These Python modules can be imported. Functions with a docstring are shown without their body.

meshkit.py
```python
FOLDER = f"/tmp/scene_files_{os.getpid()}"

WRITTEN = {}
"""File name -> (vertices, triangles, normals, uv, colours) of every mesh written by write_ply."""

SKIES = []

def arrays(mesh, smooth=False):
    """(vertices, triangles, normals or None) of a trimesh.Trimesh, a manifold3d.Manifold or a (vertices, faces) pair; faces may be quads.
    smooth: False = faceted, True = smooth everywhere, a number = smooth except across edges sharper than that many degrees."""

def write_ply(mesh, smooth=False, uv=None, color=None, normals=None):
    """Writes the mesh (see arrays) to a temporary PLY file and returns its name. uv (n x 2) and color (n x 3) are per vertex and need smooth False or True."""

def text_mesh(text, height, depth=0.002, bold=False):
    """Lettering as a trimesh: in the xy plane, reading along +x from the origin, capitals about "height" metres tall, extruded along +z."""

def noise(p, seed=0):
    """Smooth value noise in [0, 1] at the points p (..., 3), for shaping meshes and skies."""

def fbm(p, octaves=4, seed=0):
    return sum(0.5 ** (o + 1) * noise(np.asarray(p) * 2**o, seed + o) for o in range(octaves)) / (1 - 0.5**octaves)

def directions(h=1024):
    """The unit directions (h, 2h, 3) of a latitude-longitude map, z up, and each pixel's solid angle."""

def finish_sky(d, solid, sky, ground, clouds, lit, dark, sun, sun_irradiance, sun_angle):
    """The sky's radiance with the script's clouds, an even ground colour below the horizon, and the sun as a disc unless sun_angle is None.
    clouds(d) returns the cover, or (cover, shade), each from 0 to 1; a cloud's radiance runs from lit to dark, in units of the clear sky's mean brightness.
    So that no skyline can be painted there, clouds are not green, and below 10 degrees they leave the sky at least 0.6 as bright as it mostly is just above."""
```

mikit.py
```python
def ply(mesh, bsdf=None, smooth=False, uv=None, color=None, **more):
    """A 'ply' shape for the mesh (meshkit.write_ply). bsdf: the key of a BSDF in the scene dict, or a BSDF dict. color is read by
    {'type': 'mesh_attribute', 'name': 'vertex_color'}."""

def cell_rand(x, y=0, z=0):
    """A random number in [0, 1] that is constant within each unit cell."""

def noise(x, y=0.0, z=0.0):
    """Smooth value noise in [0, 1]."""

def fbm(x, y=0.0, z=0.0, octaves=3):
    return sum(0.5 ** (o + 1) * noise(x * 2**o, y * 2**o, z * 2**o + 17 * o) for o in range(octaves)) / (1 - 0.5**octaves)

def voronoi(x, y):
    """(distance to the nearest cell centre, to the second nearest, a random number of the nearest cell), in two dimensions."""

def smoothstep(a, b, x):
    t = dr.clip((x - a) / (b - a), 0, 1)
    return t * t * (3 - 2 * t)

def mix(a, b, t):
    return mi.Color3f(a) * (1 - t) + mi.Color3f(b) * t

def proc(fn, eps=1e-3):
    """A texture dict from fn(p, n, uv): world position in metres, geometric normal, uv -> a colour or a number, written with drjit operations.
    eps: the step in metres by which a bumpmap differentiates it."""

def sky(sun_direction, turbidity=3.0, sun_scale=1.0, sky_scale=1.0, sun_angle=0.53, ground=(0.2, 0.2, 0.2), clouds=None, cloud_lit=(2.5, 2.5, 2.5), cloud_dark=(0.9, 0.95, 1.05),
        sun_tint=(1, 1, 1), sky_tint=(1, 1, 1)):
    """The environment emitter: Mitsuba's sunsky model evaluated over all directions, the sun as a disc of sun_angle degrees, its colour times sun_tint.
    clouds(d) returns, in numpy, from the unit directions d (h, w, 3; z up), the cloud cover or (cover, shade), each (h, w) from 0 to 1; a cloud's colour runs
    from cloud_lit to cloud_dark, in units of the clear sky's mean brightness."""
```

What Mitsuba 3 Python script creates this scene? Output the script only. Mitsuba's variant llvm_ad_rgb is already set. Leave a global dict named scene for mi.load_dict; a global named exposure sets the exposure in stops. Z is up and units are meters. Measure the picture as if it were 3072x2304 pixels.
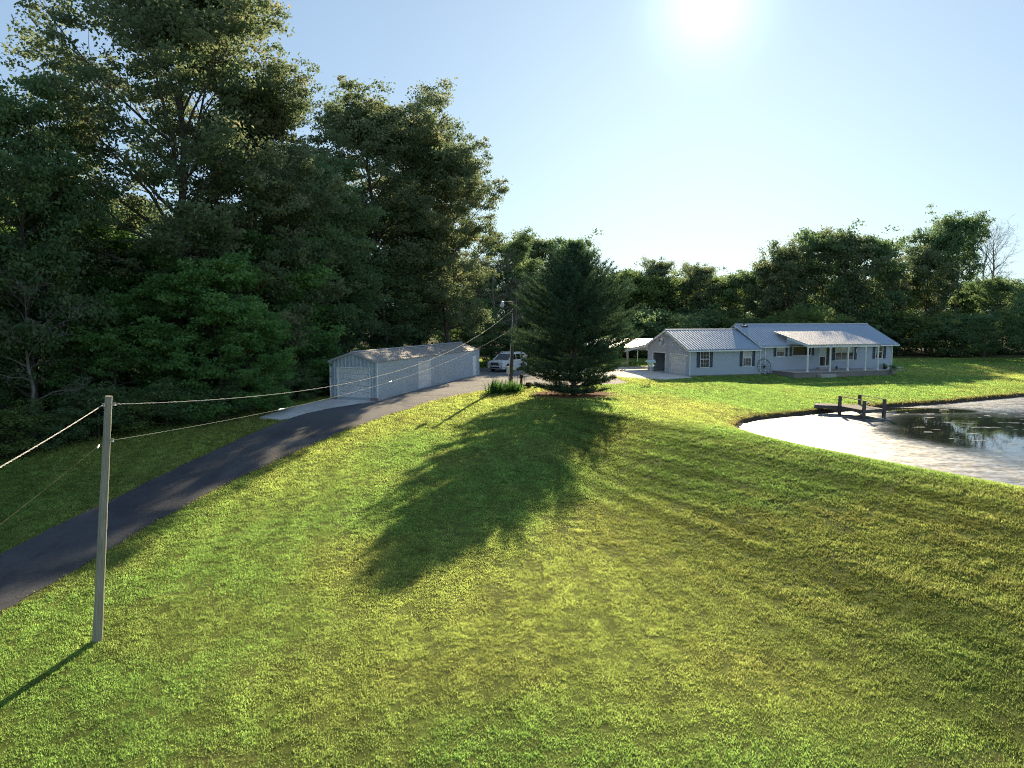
import math
import numpy as np, trimesh, manifold3d, shapely, shapely.geometry as sg
from scipy.spatial import Delaunay, cKDTree
import drjit as dr
import mitsuba as mi, mikit, meshkit
from mikit import noise, fbm, smoothstep, mix

T = mi.ScalarTransform4f
scene, labels = {}, {}
# ------------------------------------------------------------------ camera, sky, exposure
CAM = (0.0, 0.0, 5.7)
PITCH = 5.2285
cp, spi = math.cos(math.radians(PITCH)), math.sin(math.radians(PITCH))
scene['camera'] = {'type': 'perspective', 'fov': 69.65, 'fov_axis': 'x', 'near_clip': 0.1, 'far_clip': 6000.0,
                   'to_world': T().look_at(origin=list(CAM), target=[0, cp, CAM[2] - spi], up=[0, 0, 1])}
SUN_AZ, SUN_EL = 14.33, 22.0
sun = (math.sin(math.radians(SUN_AZ)) * math.cos(math.radians(SUN_EL)), math.cos(math.radians(SUN_AZ)) * math.cos(math.radians(SUN_EL)), math.sin(math.radians(SUN_EL)))
def veil(d):
    # an even thin veil of high haze that thins out into the bright aureole round the sun
    ang = np.degrees(np.arccos(np.clip(d @ np.array(sun), -1, 1)))
    return 0.62 * (1 - np.exp(-(ang / 3.3) ** 2))
scene['sky'] = mikit.sky(sun, turbidity=2.2, sky_scale=0.91, sun_scale=1.3, ground=(0.08, 0.1, 0.05), sky_tint=(0.90, 1.005, 1.14), clouds=veil, cloud_lit=(0.78, 1.0, 1.30), sun_tint=(0.90, 0.97, 1.08))
exposure = 3.0

# ------------------------------------------------------------------ helpers
def key_of(name, parent=None):
    k = (parent + '__' if parent else '') + name
    if k not in USED:
        USED.add(k)
        return k
    i = 1
    while f'{k}_{i:03d}' in USED:
        i += 1
    k = f'{k}_{i:03d}'
    USED.add(k)
    return k
USED = set()

def tag(key, label=None, category=None, group=None, kind=None):
    d = labels.setdefault(key, {})
    for a, b in (('label', label), ('category', category), ('group', group), ('kind', kind)):
        if b:
            d[a] = b

def thing(name, label, category, group=None):
    k = key_of(name)
    tag(k, label, category, group)
    return k

def put(name, mesh, bsdf, parent=None, M=None, smooth=False, color=None, **lab):
    k = key_of(name, parent)
    if isinstance(mesh, (list, tuple)) and mesh and isinstance(mesh[0], trimesh.Trimesh):
        mesh = trimesh.util.concatenate(list(mesh))
    if M is not None:
        mesh = moved(mesh, M)
    scene[k] = mikit.ply(mesh, bsdf, smooth, color=color)
    if lab:
        tag(k, **lab)
    return k

def to_tm(m):
    if hasattr(m, 'to_mesh'):
        q = m.to_mesh()
        return trimesh.Trimesh(np.array(q.vert_properties[:, :3]), np.array(q.tri_verts), process=False)
    return m

def moved(mesh, M):
    m = to_tm(mesh).copy()
    m.apply_transform(M)
    return m

def frame(x, y, z=0.0, deg=0.0):
    a = math.radians(deg)
    M = np.eye(4)
    M[:2, :2] = [[math.cos(a), -math.sin(a)], [math.sin(a), math.cos(a)]]
    M[:3, 3] = (x, y, z)
    return M

def box(a, b):
    a, b = np.minimum(a, b), np.maximum(a, b)
    m = trimesh.creation.box(np.array(b, float) - a)
    m.apply_translation((np.array(a, float) + b) / 2)
    return m

def slab(p, n_off):
    """a quad p (4x3) thickened by vector n_off"""
    p = np.array(p, float)
    v = np.vstack([p, p + np.array(n_off, float)])
    f = [[0, 1, 2], [0, 2, 3], [4, 6, 5], [4, 7, 6], [0, 4, 5], [0, 5, 1], [1, 5, 6], [1, 6, 2], [2, 6, 7], [2, 7, 3], [3, 7, 4], [3, 4, 0]]
    m = trimesh.Trimesh(v, f, process=False)
    m.fix_normals()
    return m

def tube(pts, radii, sides=6, cap=True):
    p = np.asarray(pts, float)
    n = len(p)
    r = np.broadcast_to(np.asarray(radii, float), (n,))
    t = np.gradient(p, axis=0)
    t /= np.linalg.norm(t, axis=1, keepdims=True) + 1e-12
    ref = np.array([0.31, 0.17, 1.0]) if abs(t[:, 2]).mean() < 0.8 else np.array([1.0, 0.2, 0.1])
    a = np.cross(t, ref)
    a /= np.linalg.norm(a, axis=1, keepdims=True) + 1e-12
    b = np.cross(t, a)
    g = np.arange(sides) * 2 * np.pi / sides
    v = p[:, None] + r[:, None, None] * (np.cos(g)[None, :, None] * a[:, None] + np.sin(g)[None, :, None] * b[:, None])
    i, j = np.meshgrid(np.arange(n - 1), np.arange(sides), indexing='ij')
    q = np.stack([i * sides + j, i * sides + (j + 1) % sides, (i + 1) * sides + (j + 1) % sides, (i + 1) * sides + j], -1).reshape(-1, 4)
    v = v.reshape(-1, 3)
    f = np.vstack([q[:, [0, 2, 1]], q[:, [0, 3, 2]]])
    if cap:
        v = np.vstack([v, p[:1], p[-1:]])
        k = np.arange(sides)
        f = np.vstack([f, np.stack([k * 0 + n * sides, k, (k + 1) % sides], 1), np.stack([k * 0 + n * sides + 1, (n - 1) * sides + (k + 1) % sides, (n - 1) * sides + k], 1)])
    return v, f

def tube_mesh(pts, radii, sides=8):
    return trimesh.Trimesh(*tube(pts, radii, sides), process=False)

class Acc:
    def __init__(self):
        self.v, self.f, self.n = [], [], 0
    def add(self, v, f):
        self.v.append(v); self.f.append(np.asarray(f) + self.n); self.n += len(v)
    def mesh(self):
        return trimesh.Trimesh(np.vstack(self.v), np.vstack(self.f), process=False)

def lathe(profile, n=20):
    return trimesh.creation.revolve(np.array(profile, float), sections=n)

def prism(poly, axis_from, axis_to, axes='vw'):
    """polygon in (v,w) extruded along u, as Manifold"""
    cs = manifold3d.CrossSection([np.array(poly, float)])
    if cs.area() <= 0:
        cs = manifold3d.CrossSection([np.array(poly, float)[::-1]])
    m = manifold3d.Manifold.extrude(cs, axis_to - axis_from)      # local x=v, y=w, z=u
    mat = np.array([[0, 0, 1, axis_from], [1, 0, 0, 0], [0, 1, 0, 0]], float)
    return m.transform(mat)

def mbox(a, b):
    a, b = np.minimum(a, b), np.maximum(a, b)
    return manifold3d.Manifold.cube([float(x) for x in (b - a)]).translate([float(x) for x in a])

# ------------------------------------------------------------------ materials
def rgb(*c):
    return {'type': 'rgb', 'value': list(c)}
def mat(name, color, rough=0.6, metal=0.0, spec=0.5, two=True, **kw):
    d = {'type': 'principled', 'base_color': color if isinstance(color, dict) else rgb(*color), 'roughness': rough, 'metallic': metal, 'specular': spec, **kw}
    scene[name] = {'type': 'twosided', 'bsdf': d} if two else d
VC = {'type': 'mesh_attribute', 'name': 'vertex_color'}
scene['leaf_mat'] = {'type': 'principledthin', 'base_color': VC, 'roughness': 0.45, 'diff_trans': 1.0, 'spec_trans': 0.0}
scene['grass_mat'] = {'type': 'principledthin', 'base_color': VC, 'roughness': 0.5, 'diff_trans': 1.25, 'spec_trans': 0.0}
scene['needle_mat'] = {'type': 'principledthin', 'base_color': VC, 'roughness': 0.5, 'diff_trans': 0.6, 'spec_trans': 0.0}
mat('bark_mat', mikit.proc(lambda p, n, uv: mix((0.075, 0.062, 0.05), (0.17, 0.15, 0.125), fbm(p.x * 6, p.y * 6, p.z * 2.0))), 0.95, spec=0.2)
mat('dead_bark', mikit.proc(lambda p, n, uv: mix((0.15, 0.14, 0.12), (0.27, 0.25, 0.22), fbm(p.x * 5, p.y * 5, p.z * 3.0))), 0.9, spec=0.2)
mat('pole_wood', mikit.proc(lambda p, n, uv: mix((0.20, 0.18, 0.15), (0.42, 0.39, 0.33), fbm(p.x * 38, p.y * 38, p.z * 2.2, 3))), 0.85, spec=0.25)
mat('dark_pole_wood', mikit.proc(lambda p, n, uv: mix((0.07, 0.055, 0.045), (0.15, 0.12, 0.10), fbm(p.x * 38, p.y * 38, p.z * 2.2, 3))), 0.85, spec=0.25)
mat('dock_wood', mikit.proc(lambda p, n, uv: mix((0.06, 0.05, 0.045), (0.15, 0.13, 0.12), fbm(p.x * 9, p.y * 9, p.z * 9, 3))), 0.8, spec=0.3)
mat('plank_wood', mikit.proc(lambda p, n, uv: mix((0.25, 0.23, 0.21), (0.42, 0.39, 0.36), fbm(p.x * 4, p.y * 4, p.z * 3, 3))), 0.75, spec=0.3)
mat('dock_plank', mikit.proc(lambda p, n, uv: mix((0.11, 0.10, 0.095), (0.21, 0.195, 0.185), fbm(p.x * 4, p.y * 4, p.z * 3, 3))), 0.85, spec=0.2)
mat('brick_skirt', mikit.proc(lambda p, n, uv: mix((0.20, 0.17, 0.155), (0.33, 0.28, 0.26), fbm(p.x * 5, p.y * 5, p.z * 12, 2))), 0.85)
SID = lambda c: mikit.proc(lambda p, n, uv: mi.Color3f(*c) * (0.93 + 0.09 * smoothstep(0.0, 0.16, (p.z * 8.3 - dr.floor(p.z * 8.3)))) * (0.96 + 0.08 * fbm(p.x * 0.9, p.y * 0.9, p.z * 1.3, 2)))
mat('siding', SID((0.45, 0.495, 0.565)), 0.5)
mat('white_paint', (0.78, 0.78, 0.77), 0.45)
mat('white_door', mikit.proc(lambda p, n, uv: mi.Color3f(0.72, 0.73, 0.73) * (0.94 + 0.08 * fbm(p.x * 2, p.y * 2, p.z * 2, 2))), 0.45)
mat('navy', (0.025, 0.035, 0.06), 0.5)
mat('black_paint', (0.02, 0.02, 0.022), 0.5)
mat('iron', mikit.proc(lambda p, n, uv: mix((0.03, 0.028, 0.026), (0.10, 0.06, 0.045), fbm(p.x * 14, p.y * 14, p.z * 14, 2))), 0.75, 0.2)
def steel(c1, c2, sx=1.2):
    return mikit.proc(lambda p, n, uv: mix(c1, c2, fbm(p.x * sx, p.y * sx, p.z * sx, 3)))
mat('roof_metal', steel((0.235, 0.315, 0.405), (0.29, 0.37, 0.455)), 0.5, 0.15, 0.5)
mat('porch_metal', steel((0.42, 0.425, 0.445), (0.50, 0.50, 0.52)), 0.55, 0.1, 0.5)
mat('shed_metal', steel((0.40, 0.46, 0.53), (0.47, 0.53, 0.59)), 0.5, 0.15, 0.5)
mat('shed_roof_metal', steel((0.33, 0.31, 0.30), (0.47, 0.44, 0.42), 2.0), 0.55, 0.25, 0.5)
mat('galv', steel((0.5, 0.5, 0.5), (0.62, 0.62, 0.62), 6), 0.35, 0.8)
mat('alu_wire', (0.50, 0.50, 0.50), 0.7, 0.1)
mat('grey_wire', (0.26, 0.26, 0.26), 0.7)
mat('concrete', mikit.proc(lambda p, n, uv: mix((0.40, 0.37, 0.34), (0.55, 0.52, 0.48), fbm(p.x * 1.2, p.y * 1.2, p.z * 1.2, 4))), 0.85, spec=0.3)
mat('blind', (0.62, 0.63, 0.62), 0.7)
mat('interior', (0.12, 0.12, 0.125), 0.9)
scene['pane_glass'] = {'type': 'thindielectric', 'int_ior': 1.5}
mat('dark_glass', (0.012, 0.014, 0.018), 0.06, 0.0, 0.6)
mat('car_paint', (0.70, 0.71, 0.73), 0.28, 0.1, 0.5, clearcoat=0.8, clearcoat_gloss=0.9)
mat('tyre', (0.02, 0.02, 0.02), 0.8)
mat('chrome', (0.75, 0.75, 0.76), 0.2, 0.95)
mat('lens_and_glare', (0.62, 0.66, 0.70), 0.15)
mat('tail_red', (0.35, 0.02, 0.02), 0.25)
mat('yellow', (0.65, 0.45, 0.05), 0.5)
mat('red', (0.30, 0.03, 0.03), 0.5)
mat('teal', (0.42, 0.52, 0.50), 0.5)
mat('stone', mikit.proc(lambda p, n, uv: mix((0.22, 0.21, 0.19), (0.42, 0.40, 0.37), fbm(p.x * 4, p.y * 4, p.z * 4, 3))), 0.9)
scene['sheer'] = {'type': 'principledthin', 'base_color': rgb(0.75, 0.72, 0.66), 'roughness': 0.6, 'diff_trans': 1.1, 'spec_trans': 0.0}

# ------------------------------------------------------------------ terrain
def sp(t, k):
    return k * np.logaddexp(0, np.asarray(t, float) / k)
def sst(a, b, x):
    t = np.clip((np.asarray(x, float) - a) / (b - a), 0, 1)
    return t * t * (3 - 2 * t)
ZW = -0.75
POND = np.array([(12.9, 40.4), (13.0, 42.0), (14.0, 44.0), (15.2, 45.4), (18.0, 47.3), (21.1, 49.1), (24.0, 50.6), (26.8, 51.9), (32.6, 54.4), (41.9, 59.4), (52, 63), (64, 64), (75, 57), (80, 38), (72, 16), (52, 2), (38, -2), (30, 4), (25.3, 14.0), (19.7, 24.6), (16.7, 30.0), (14.6, 34.2), (13.4, 37.6)])
def psd(x, y, P):
    x = np.asarray(x, float); y = np.asarray(y, float)
    best = np.full(x.shape, 1e9); ins = np.zeros(x.shape, bool)
    for (ax, ay), (bx, by) in zip(P, np.roll(P, -1, 0)):
        ex, ey = bx - ax, by - ay
        t = np.clip(((x - ax) * ex + (y - ay) * ey) / (ex * ex + ey * ey), 0, 1)
        best = np.minimum(best, np.hypot(x - ax - t * ex, y - ay - t * ey))
        c = (ay > y) != (by > y)
        ins ^= c & (x < ax + (y - ay) / (by - ay + 1e-12) * ex)
    return np.where(ins, best, -best)
def dam_dist(x, y):
    return 27.45 - (0.875 * x + 0.484 * y)
def ground_z(x, y):
    x = np.asarray(x, float); y = np.asarray(y, float)
    base = -0.082 * sp(53 - y, 3.5) - 0.028 * sp(-x - 2, 2) * sst(52, 28, y)
    base = np.maximum(base, -6.5)
    dam = -0.09 - 0.245 * sp(dam_dist(x, y), 0.5)
    k = 0.18
    z = k * np.logaddexp(base / k, dam / k) - 0.088 * sst(-1.5, 0.0, base)
    hu, hv = 0.9521 * (x - 16.92) + 0.3059 * (y - 70.04), -0.3059 * (x - 16.92) + 0.9521 * (y - 70.04)
    z = z - 0.30 * sst(-0.4, -6.5, hv) * sst(-2.0, 4.0, hu) * sst(-26, -14, hv)      # the lawn falls away from the house front
    z = z + 0.035 * (meshkit.fbm(np.stack([x * 0.22, y * 0.22, x * 0], -1), 3) - 0.5) * sst(60, 50, y)
    s = psd(x, y, POND)
    o = np.maximum(-s, 0)
    rag = 0.5 * (meshkit.fbm(np.stack([x * 0.9, y * 0.9, x * 0], -1), 3) - 0.5)
    lawn_side = sst(-5, -12, dam_dist(x, y))                # the house side falls gently to the water, the dam steeply
    bank = ZW - 0.06 + 0.22 * sst(0, 0.30, o + rag) + 0.26 * np.minimum(o, 0.35) + (0.26 - 0.225 * lawn_side) * np.maximum(o - 0.35, 0) - np.clip(s, 0, 3) * 0.3
    k = 0.06
    return -k * np.logaddexp(-z / k, -bank / k)
def gz(x, y):
    return float(ground_z(np.array([x]), np.array([y]))[0])

# drive and paved areas (plan view)
DRIVE = np.array([(-22, -12), (-19.2, 4), (-17.6, 12), (-15.4, 19.5), (-14.61, 23.6), (-14.1, 28.3), (-12.95, 33.4), (-11.6, 37.5), (-9.9, 42.6), (-7.6, 47.8), (-6.6, 49.6), (-9.0, 52.6), (-10.6, 51.2), (-12.4, 49.2), (-13.9, 46.6), (-14.9, 42.9), (-16.0, 37.8), (-17.0, 33.1), (-17.8, 28.6), (-18.2, 25), (-19.0, 20), (-21.3, 12), (-23.2, 4), (-26, -12)])
LOT = np.array([(-7.2, 48.7), (-5.0, 53.8), (-1.9, 58.6), (0.4, 59.6), (2.5, 60.1), (9.0, 62.3), (10.2, 63.6), (9.5, 70), (9.4, 79), (4.5, 83.0), (-1.0, 83.0), (-4.6, 80), (-5.2, 74), (-3.4, 71.9), (-9.8, 52.2)])
GRAVEL = np.array([(-16.2, 46.3), (-14.5, 45.6), (-13.6, 46.6), (-12.2, 48.8), (-10.4, 51.0), (-9.4, 52.6), (-10.2, 53.0), (-13.2, 53.6), (-13.9, 52.0), (-15.2, 49.2)])
HOUSE = frame(16.92, 70.04, 0, 17.81)
def hw(u, v):
    return tuple((HOUSE @ np.array([u, v, 0, 1.0]))[:2])
CONC = np.array([hw(0.0, -0.15), hw(0.0, 8.3), hw(8.0, 8.3), hw(8.0, 14.0), hw(-5.0, 14.0), hw(-7.6, 5.5), hw(-6.6, 1.0), hw(-4.2, -2.6), hw(-0.5, -1.6)])
def pave(poly, step, lift, seed):
    P = sg.Polygon(poly)
    rng = np.random.default_rng(seed)
    if True:
        b = P.buffer(0.5, join_style=1).buffer(-0.5)
        P = b if b.geom_type == 'Polygon' else P
    ring = P.exterior
    L = ring.length
    bp = np.array([ring.interpolate(t).coords[0] for t in np.linspace(0, L, int(L / (step * 0.6)), endpoint=False)])
    x0, y0, x1, y1 = P.bounds
    gx, gy = np.meshgrid(np.arange(x0, x1, step), np.arange(y0, y1, step))
    ip = np.stack([gx.ravel(), gy.ravel()], 1)
    inner = P.buffer(-step * 0.45)
    ip = ip[shapely.contains_xy(inner, ip[:, 0], ip[:, 1])]
    jit = rng.normal(0, 0.03, bp.shape) + 0.28 * (np.stack([meshkit.fbm(np.column_stack([bp * 0.9, bp[:, :1] * 0 + o]), 3) for o in (0.5, 9.5)], 1) - 0.5)
    bp = bp + jit
    pts = np.vstack([bp, ip])
    tri = Delaunay(pts).simplices
    c = pts[tri].mean(1)
    PP = sg.Polygon(bp)
    tri = tri[shapely.contains_xy(PP, c[:, 0], c[:, 1])]
    z = ground_z(pts[:, 0], pts[:, 1]) + lift
    v = np.column_stack([pts, z])
    e1, e2 = v[tri[:, 1]] - v[tri[:, 0]], v[tri[:, 2]] - v[tri[:, 0]]
    up = np.cross(e1, e2)[:, 2] < 0
    tri[up] = tri[up][:, ::-1]
    nb = len(bp)                                        # skirt: the sheet's edge
    sk = np.column_stack([bp, z[:nb] - lift - 0.03])
    k = np.arange(nb); k2 = (k + 1) % nb
    o = len(v)
    f = np.vstack([tri, np.stack([k, o + k, o + k2], 1), np.stack([k, o + k2, k2], 1)])
    return trimesh.Trimesh(np.vstack([v, sk]), f, process=False)

mat('asphalt', mikit.proc(lambda p, n, uv: mix((0.032, 0.036, 0.043), (0.066, 0.070, 0.078), fbm(p.x * 0.5, p.y * 0.5, 0, 3)) * (0.7 + 0.6 * noise(p.x * 26, p.y * 26)) * (1 - 0.18 * smoothstep(0.018, 0.006, dr.abs(fbm(p.x * 0.55, p.y * 0.55, 4.0, 4) - 0.5))) + mi.Color3f(0.018, 0.018, 0.018) * smoothstep(0.52, 0.70, fbm(p.x * 0.9 + 5, p.y * 0.35, 1.0, 3)) + mi.Color3f(0.036, 0.036, 0.037) * smoothstep(40.0, 48.0, p.y)), 0.8, spec=0.45)
mat('old_asphalt', mikit.proc(lambda p, n, uv: mix((0.10, 0.10, 0.104), (0.185, 0.182, 0.184), fbm(p.x * 0.55, p.y * 0.55, 3.0, 4)) * (0.8 + 0.4 * noise(p.x * 14, p.y * 14)) * (1 - 0.35 * smoothstep(0.62, 0.72, fbm(p.x * 0.32 + 7, p.y * 0.8, 1.0, 3)))), 0.85, spec=0.3)
mat('gravel', mikit.proc(lambda p, n, uv: mix((0.38, 0.38, 0.38), (0.60, 0.59, 0.57), noise(p.x * 22, p.y * 22)) * (0.75 + 0.4 * fbm(p.x * 0.8, p.y * 0.8, 0, 3))), 0.9, spec=0.3)

put('driveway', pave(DRIVE, 0.6, 0.020, 1), 'asphalt', smooth=True, kind='structure')
put('parking_lot', pave(LOT, 0.7, 0.012, 2), 'old_asphalt', smooth=True, kind='structure')
put('gravel_patch', pave(GRAVEL, 0.5, 0.008, 3), 'gravel', smooth=True, kind='structure')
put('concrete_pad', pave(CONC, 0.8, 0.030, 4), 'concrete', smooth=True, kind='structure')

# the ground as one sheet: fine near the house and pond, coarse to the horizon
PINE = (4.64, 54.9)
def axis(a, b, fine, lo, hi):
    mid = np.arange(a, b + fine / 2, fine)
    g = lambda d: np.cumsum(fine * 1.22 ** np.arange(1, 60))
    left = a - g(0); right = b + g(0)
    return np.concatenate([[lo], left[(left > lo)][::-1], mid, right[right < hi], [hi]])
gxs, gys = axis(-30, 46, 0.5, -900, 900), axis(8, 66, 0.5, -200, 1400)
GX, GY = np.meshgrid(gxs, gys)
GZ = ground_z(GX, GY)
nx, ny = len(gxs), len(gys)
i, j = np.meshgrid(np.arange(ny - 1), np.arange(nx - 1), indexing='ij')
q0 = (i * nx + j).ravel()
gf = np.vstack([np.stack([q0, q0 + 1, q0 + nx + 1], 1), np.stack([q0, q0 + nx + 1, q0 + nx], 1)])

def woods_line(x, y):
    """positive inside the woods on the left"""
    return np.maximum(-(x + 14.5) * 0.75 + (y - 50.5) * 0.55 - 1.6, 0) * (x < -6) 
def ground_color(p, n, uv):
    big = fbm(p.x * 0.10, p.y * 0.10, 0.0, 3)
    c = mix((0.085, 0.125, 0.024), (0.14, 0.175, 0.034), smoothstep(0.3, 0.7, big))
    fine = fbm(p.x * 2.2, p.y * 2.2, 0.0, 3)
    c = c * (0.28 + 0.8 * fine) * (0.7 + 0.6 * noise(p.x * 9, p.y * 9))
    dry = smoothstep(0.56, 0.74, fbm(p.x * 0.45 + 11, p.y * 0.45, 2.0, 3))
    c = mix(c, (0.14, 0.125, 0.05), dry * 0.3)
    dp = dr.sqrt(dr.square(p.x - PINE[0]) + dr.square(p.y - PINE[1]))
    c = mix(c, (0.17, 0.085, 0.045), smoothstep(3.9, 2.8, dp + 2.6 * (fine - 0.5)))
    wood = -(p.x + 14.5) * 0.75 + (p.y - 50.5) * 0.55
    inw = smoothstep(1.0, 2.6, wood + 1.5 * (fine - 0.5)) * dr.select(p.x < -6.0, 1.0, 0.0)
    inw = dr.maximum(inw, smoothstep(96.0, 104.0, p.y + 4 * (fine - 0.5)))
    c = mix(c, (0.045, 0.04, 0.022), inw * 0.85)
    wet = smoothstep(ZW + 0.30, ZW + 0.16, p.z + 0.1 * (fine - 0.5)) * dr.select(p.x > 11.0, 1.0, 0.0) * dr.select(p.y > 36.0, 1.0, 0.0)
    c = mix(c, (0.06, 0.045, 0.03), wet)
    return c
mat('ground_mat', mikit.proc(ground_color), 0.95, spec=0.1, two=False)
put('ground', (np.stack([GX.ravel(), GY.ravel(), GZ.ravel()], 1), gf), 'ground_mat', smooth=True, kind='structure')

# pond water: algae film with open water between
def film(p):
    a = fbm(p.x * 0.16 + 3.1, p.y * 0.16, 0.0, 3)
    qx, qy = p.x - 28.3, p.y - 42.2
    d = dr.sqrt(dr.square((0.55 * qx + 0.83 * qy) / 10.5) + dr.square((0.83 * qx - 0.55 * qy) / 5.4))
    shore = dr.sqrt(dr.square((p.x - 28.5) / 4.2) + dr.square((p.y - 50.2) / 1.6))
    open_ = dr.maximum(smoothstep(1.35, 0.65, d + 0.9 * (a - 0.5)), smoothstep(1.2, 0.8, shore + 0.7 * (a - 0.5)))
    bits = smoothstep(0.73, 0.77, fbm(p.x * 0.9, p.y * 2.2, 5.0, 3))
    return dr.clip(1 - open_ * (1 - 0.8 * bits), 0, 1)
def film_rough(p, n, uv):
    f = film(p)
    return 0.015 + f * (0.20 + 0.20 * noise(p.x * 2.0, p.y * 4.0) + 0.22 * noise(p.x * 7.0, p.y * 11.0))
def film_col(p, n, uv):
    f = film(p)
    g = 0.6 * fbm(p.x * 1.0, p.y * 2.6, 9.0, 4) + 0.4 * noise(p.x * 6.0, p.y * 10.0, 3.0)
    return mix((0.012, 0.015, 0.014), mix((0.045, 0.052, 0.056), (0.24, 0.265, 0.29), smoothstep(0.33, 0.66, g)), f)
scene['water_mat'] = {'type': 'bumpmap', 'scale': 1.0, 'arbitrary': mikit.proc(lambda p, n, uv: 0.007 * film(p) * fbm(p.x * 5.0, p.y * 7.0, 0.0, 2) + 0.0004 * noise(p.x * 2.2, p.y * 4.0), eps=0.03),
                      'bsdf': {'type': 'principled', 'base_color': mikit.proc(film_col), 'roughness': mikit.proc(film_rough), 'specular': 0.42}}
wp = sg.Polygon(POND).buffer(1.2)
pv = np.array(wp.exterior.coords)[:-1]
v2, f2 = trimesh.creation.triangulate_polygon(wp, engine='earcut')
put('pond_water', trimesh.Trimesh(np.column_stack([v2, np.full(len(v2), ZW)]), f2, process=False), 'water_mat', kind='structure')

# ------------------------------------------------------------------ trees: skeletons and leaves
def unit(v):
    return v / (np.linalg.norm(v, axis=-1, keepdims=True) + 1e-9)

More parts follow.
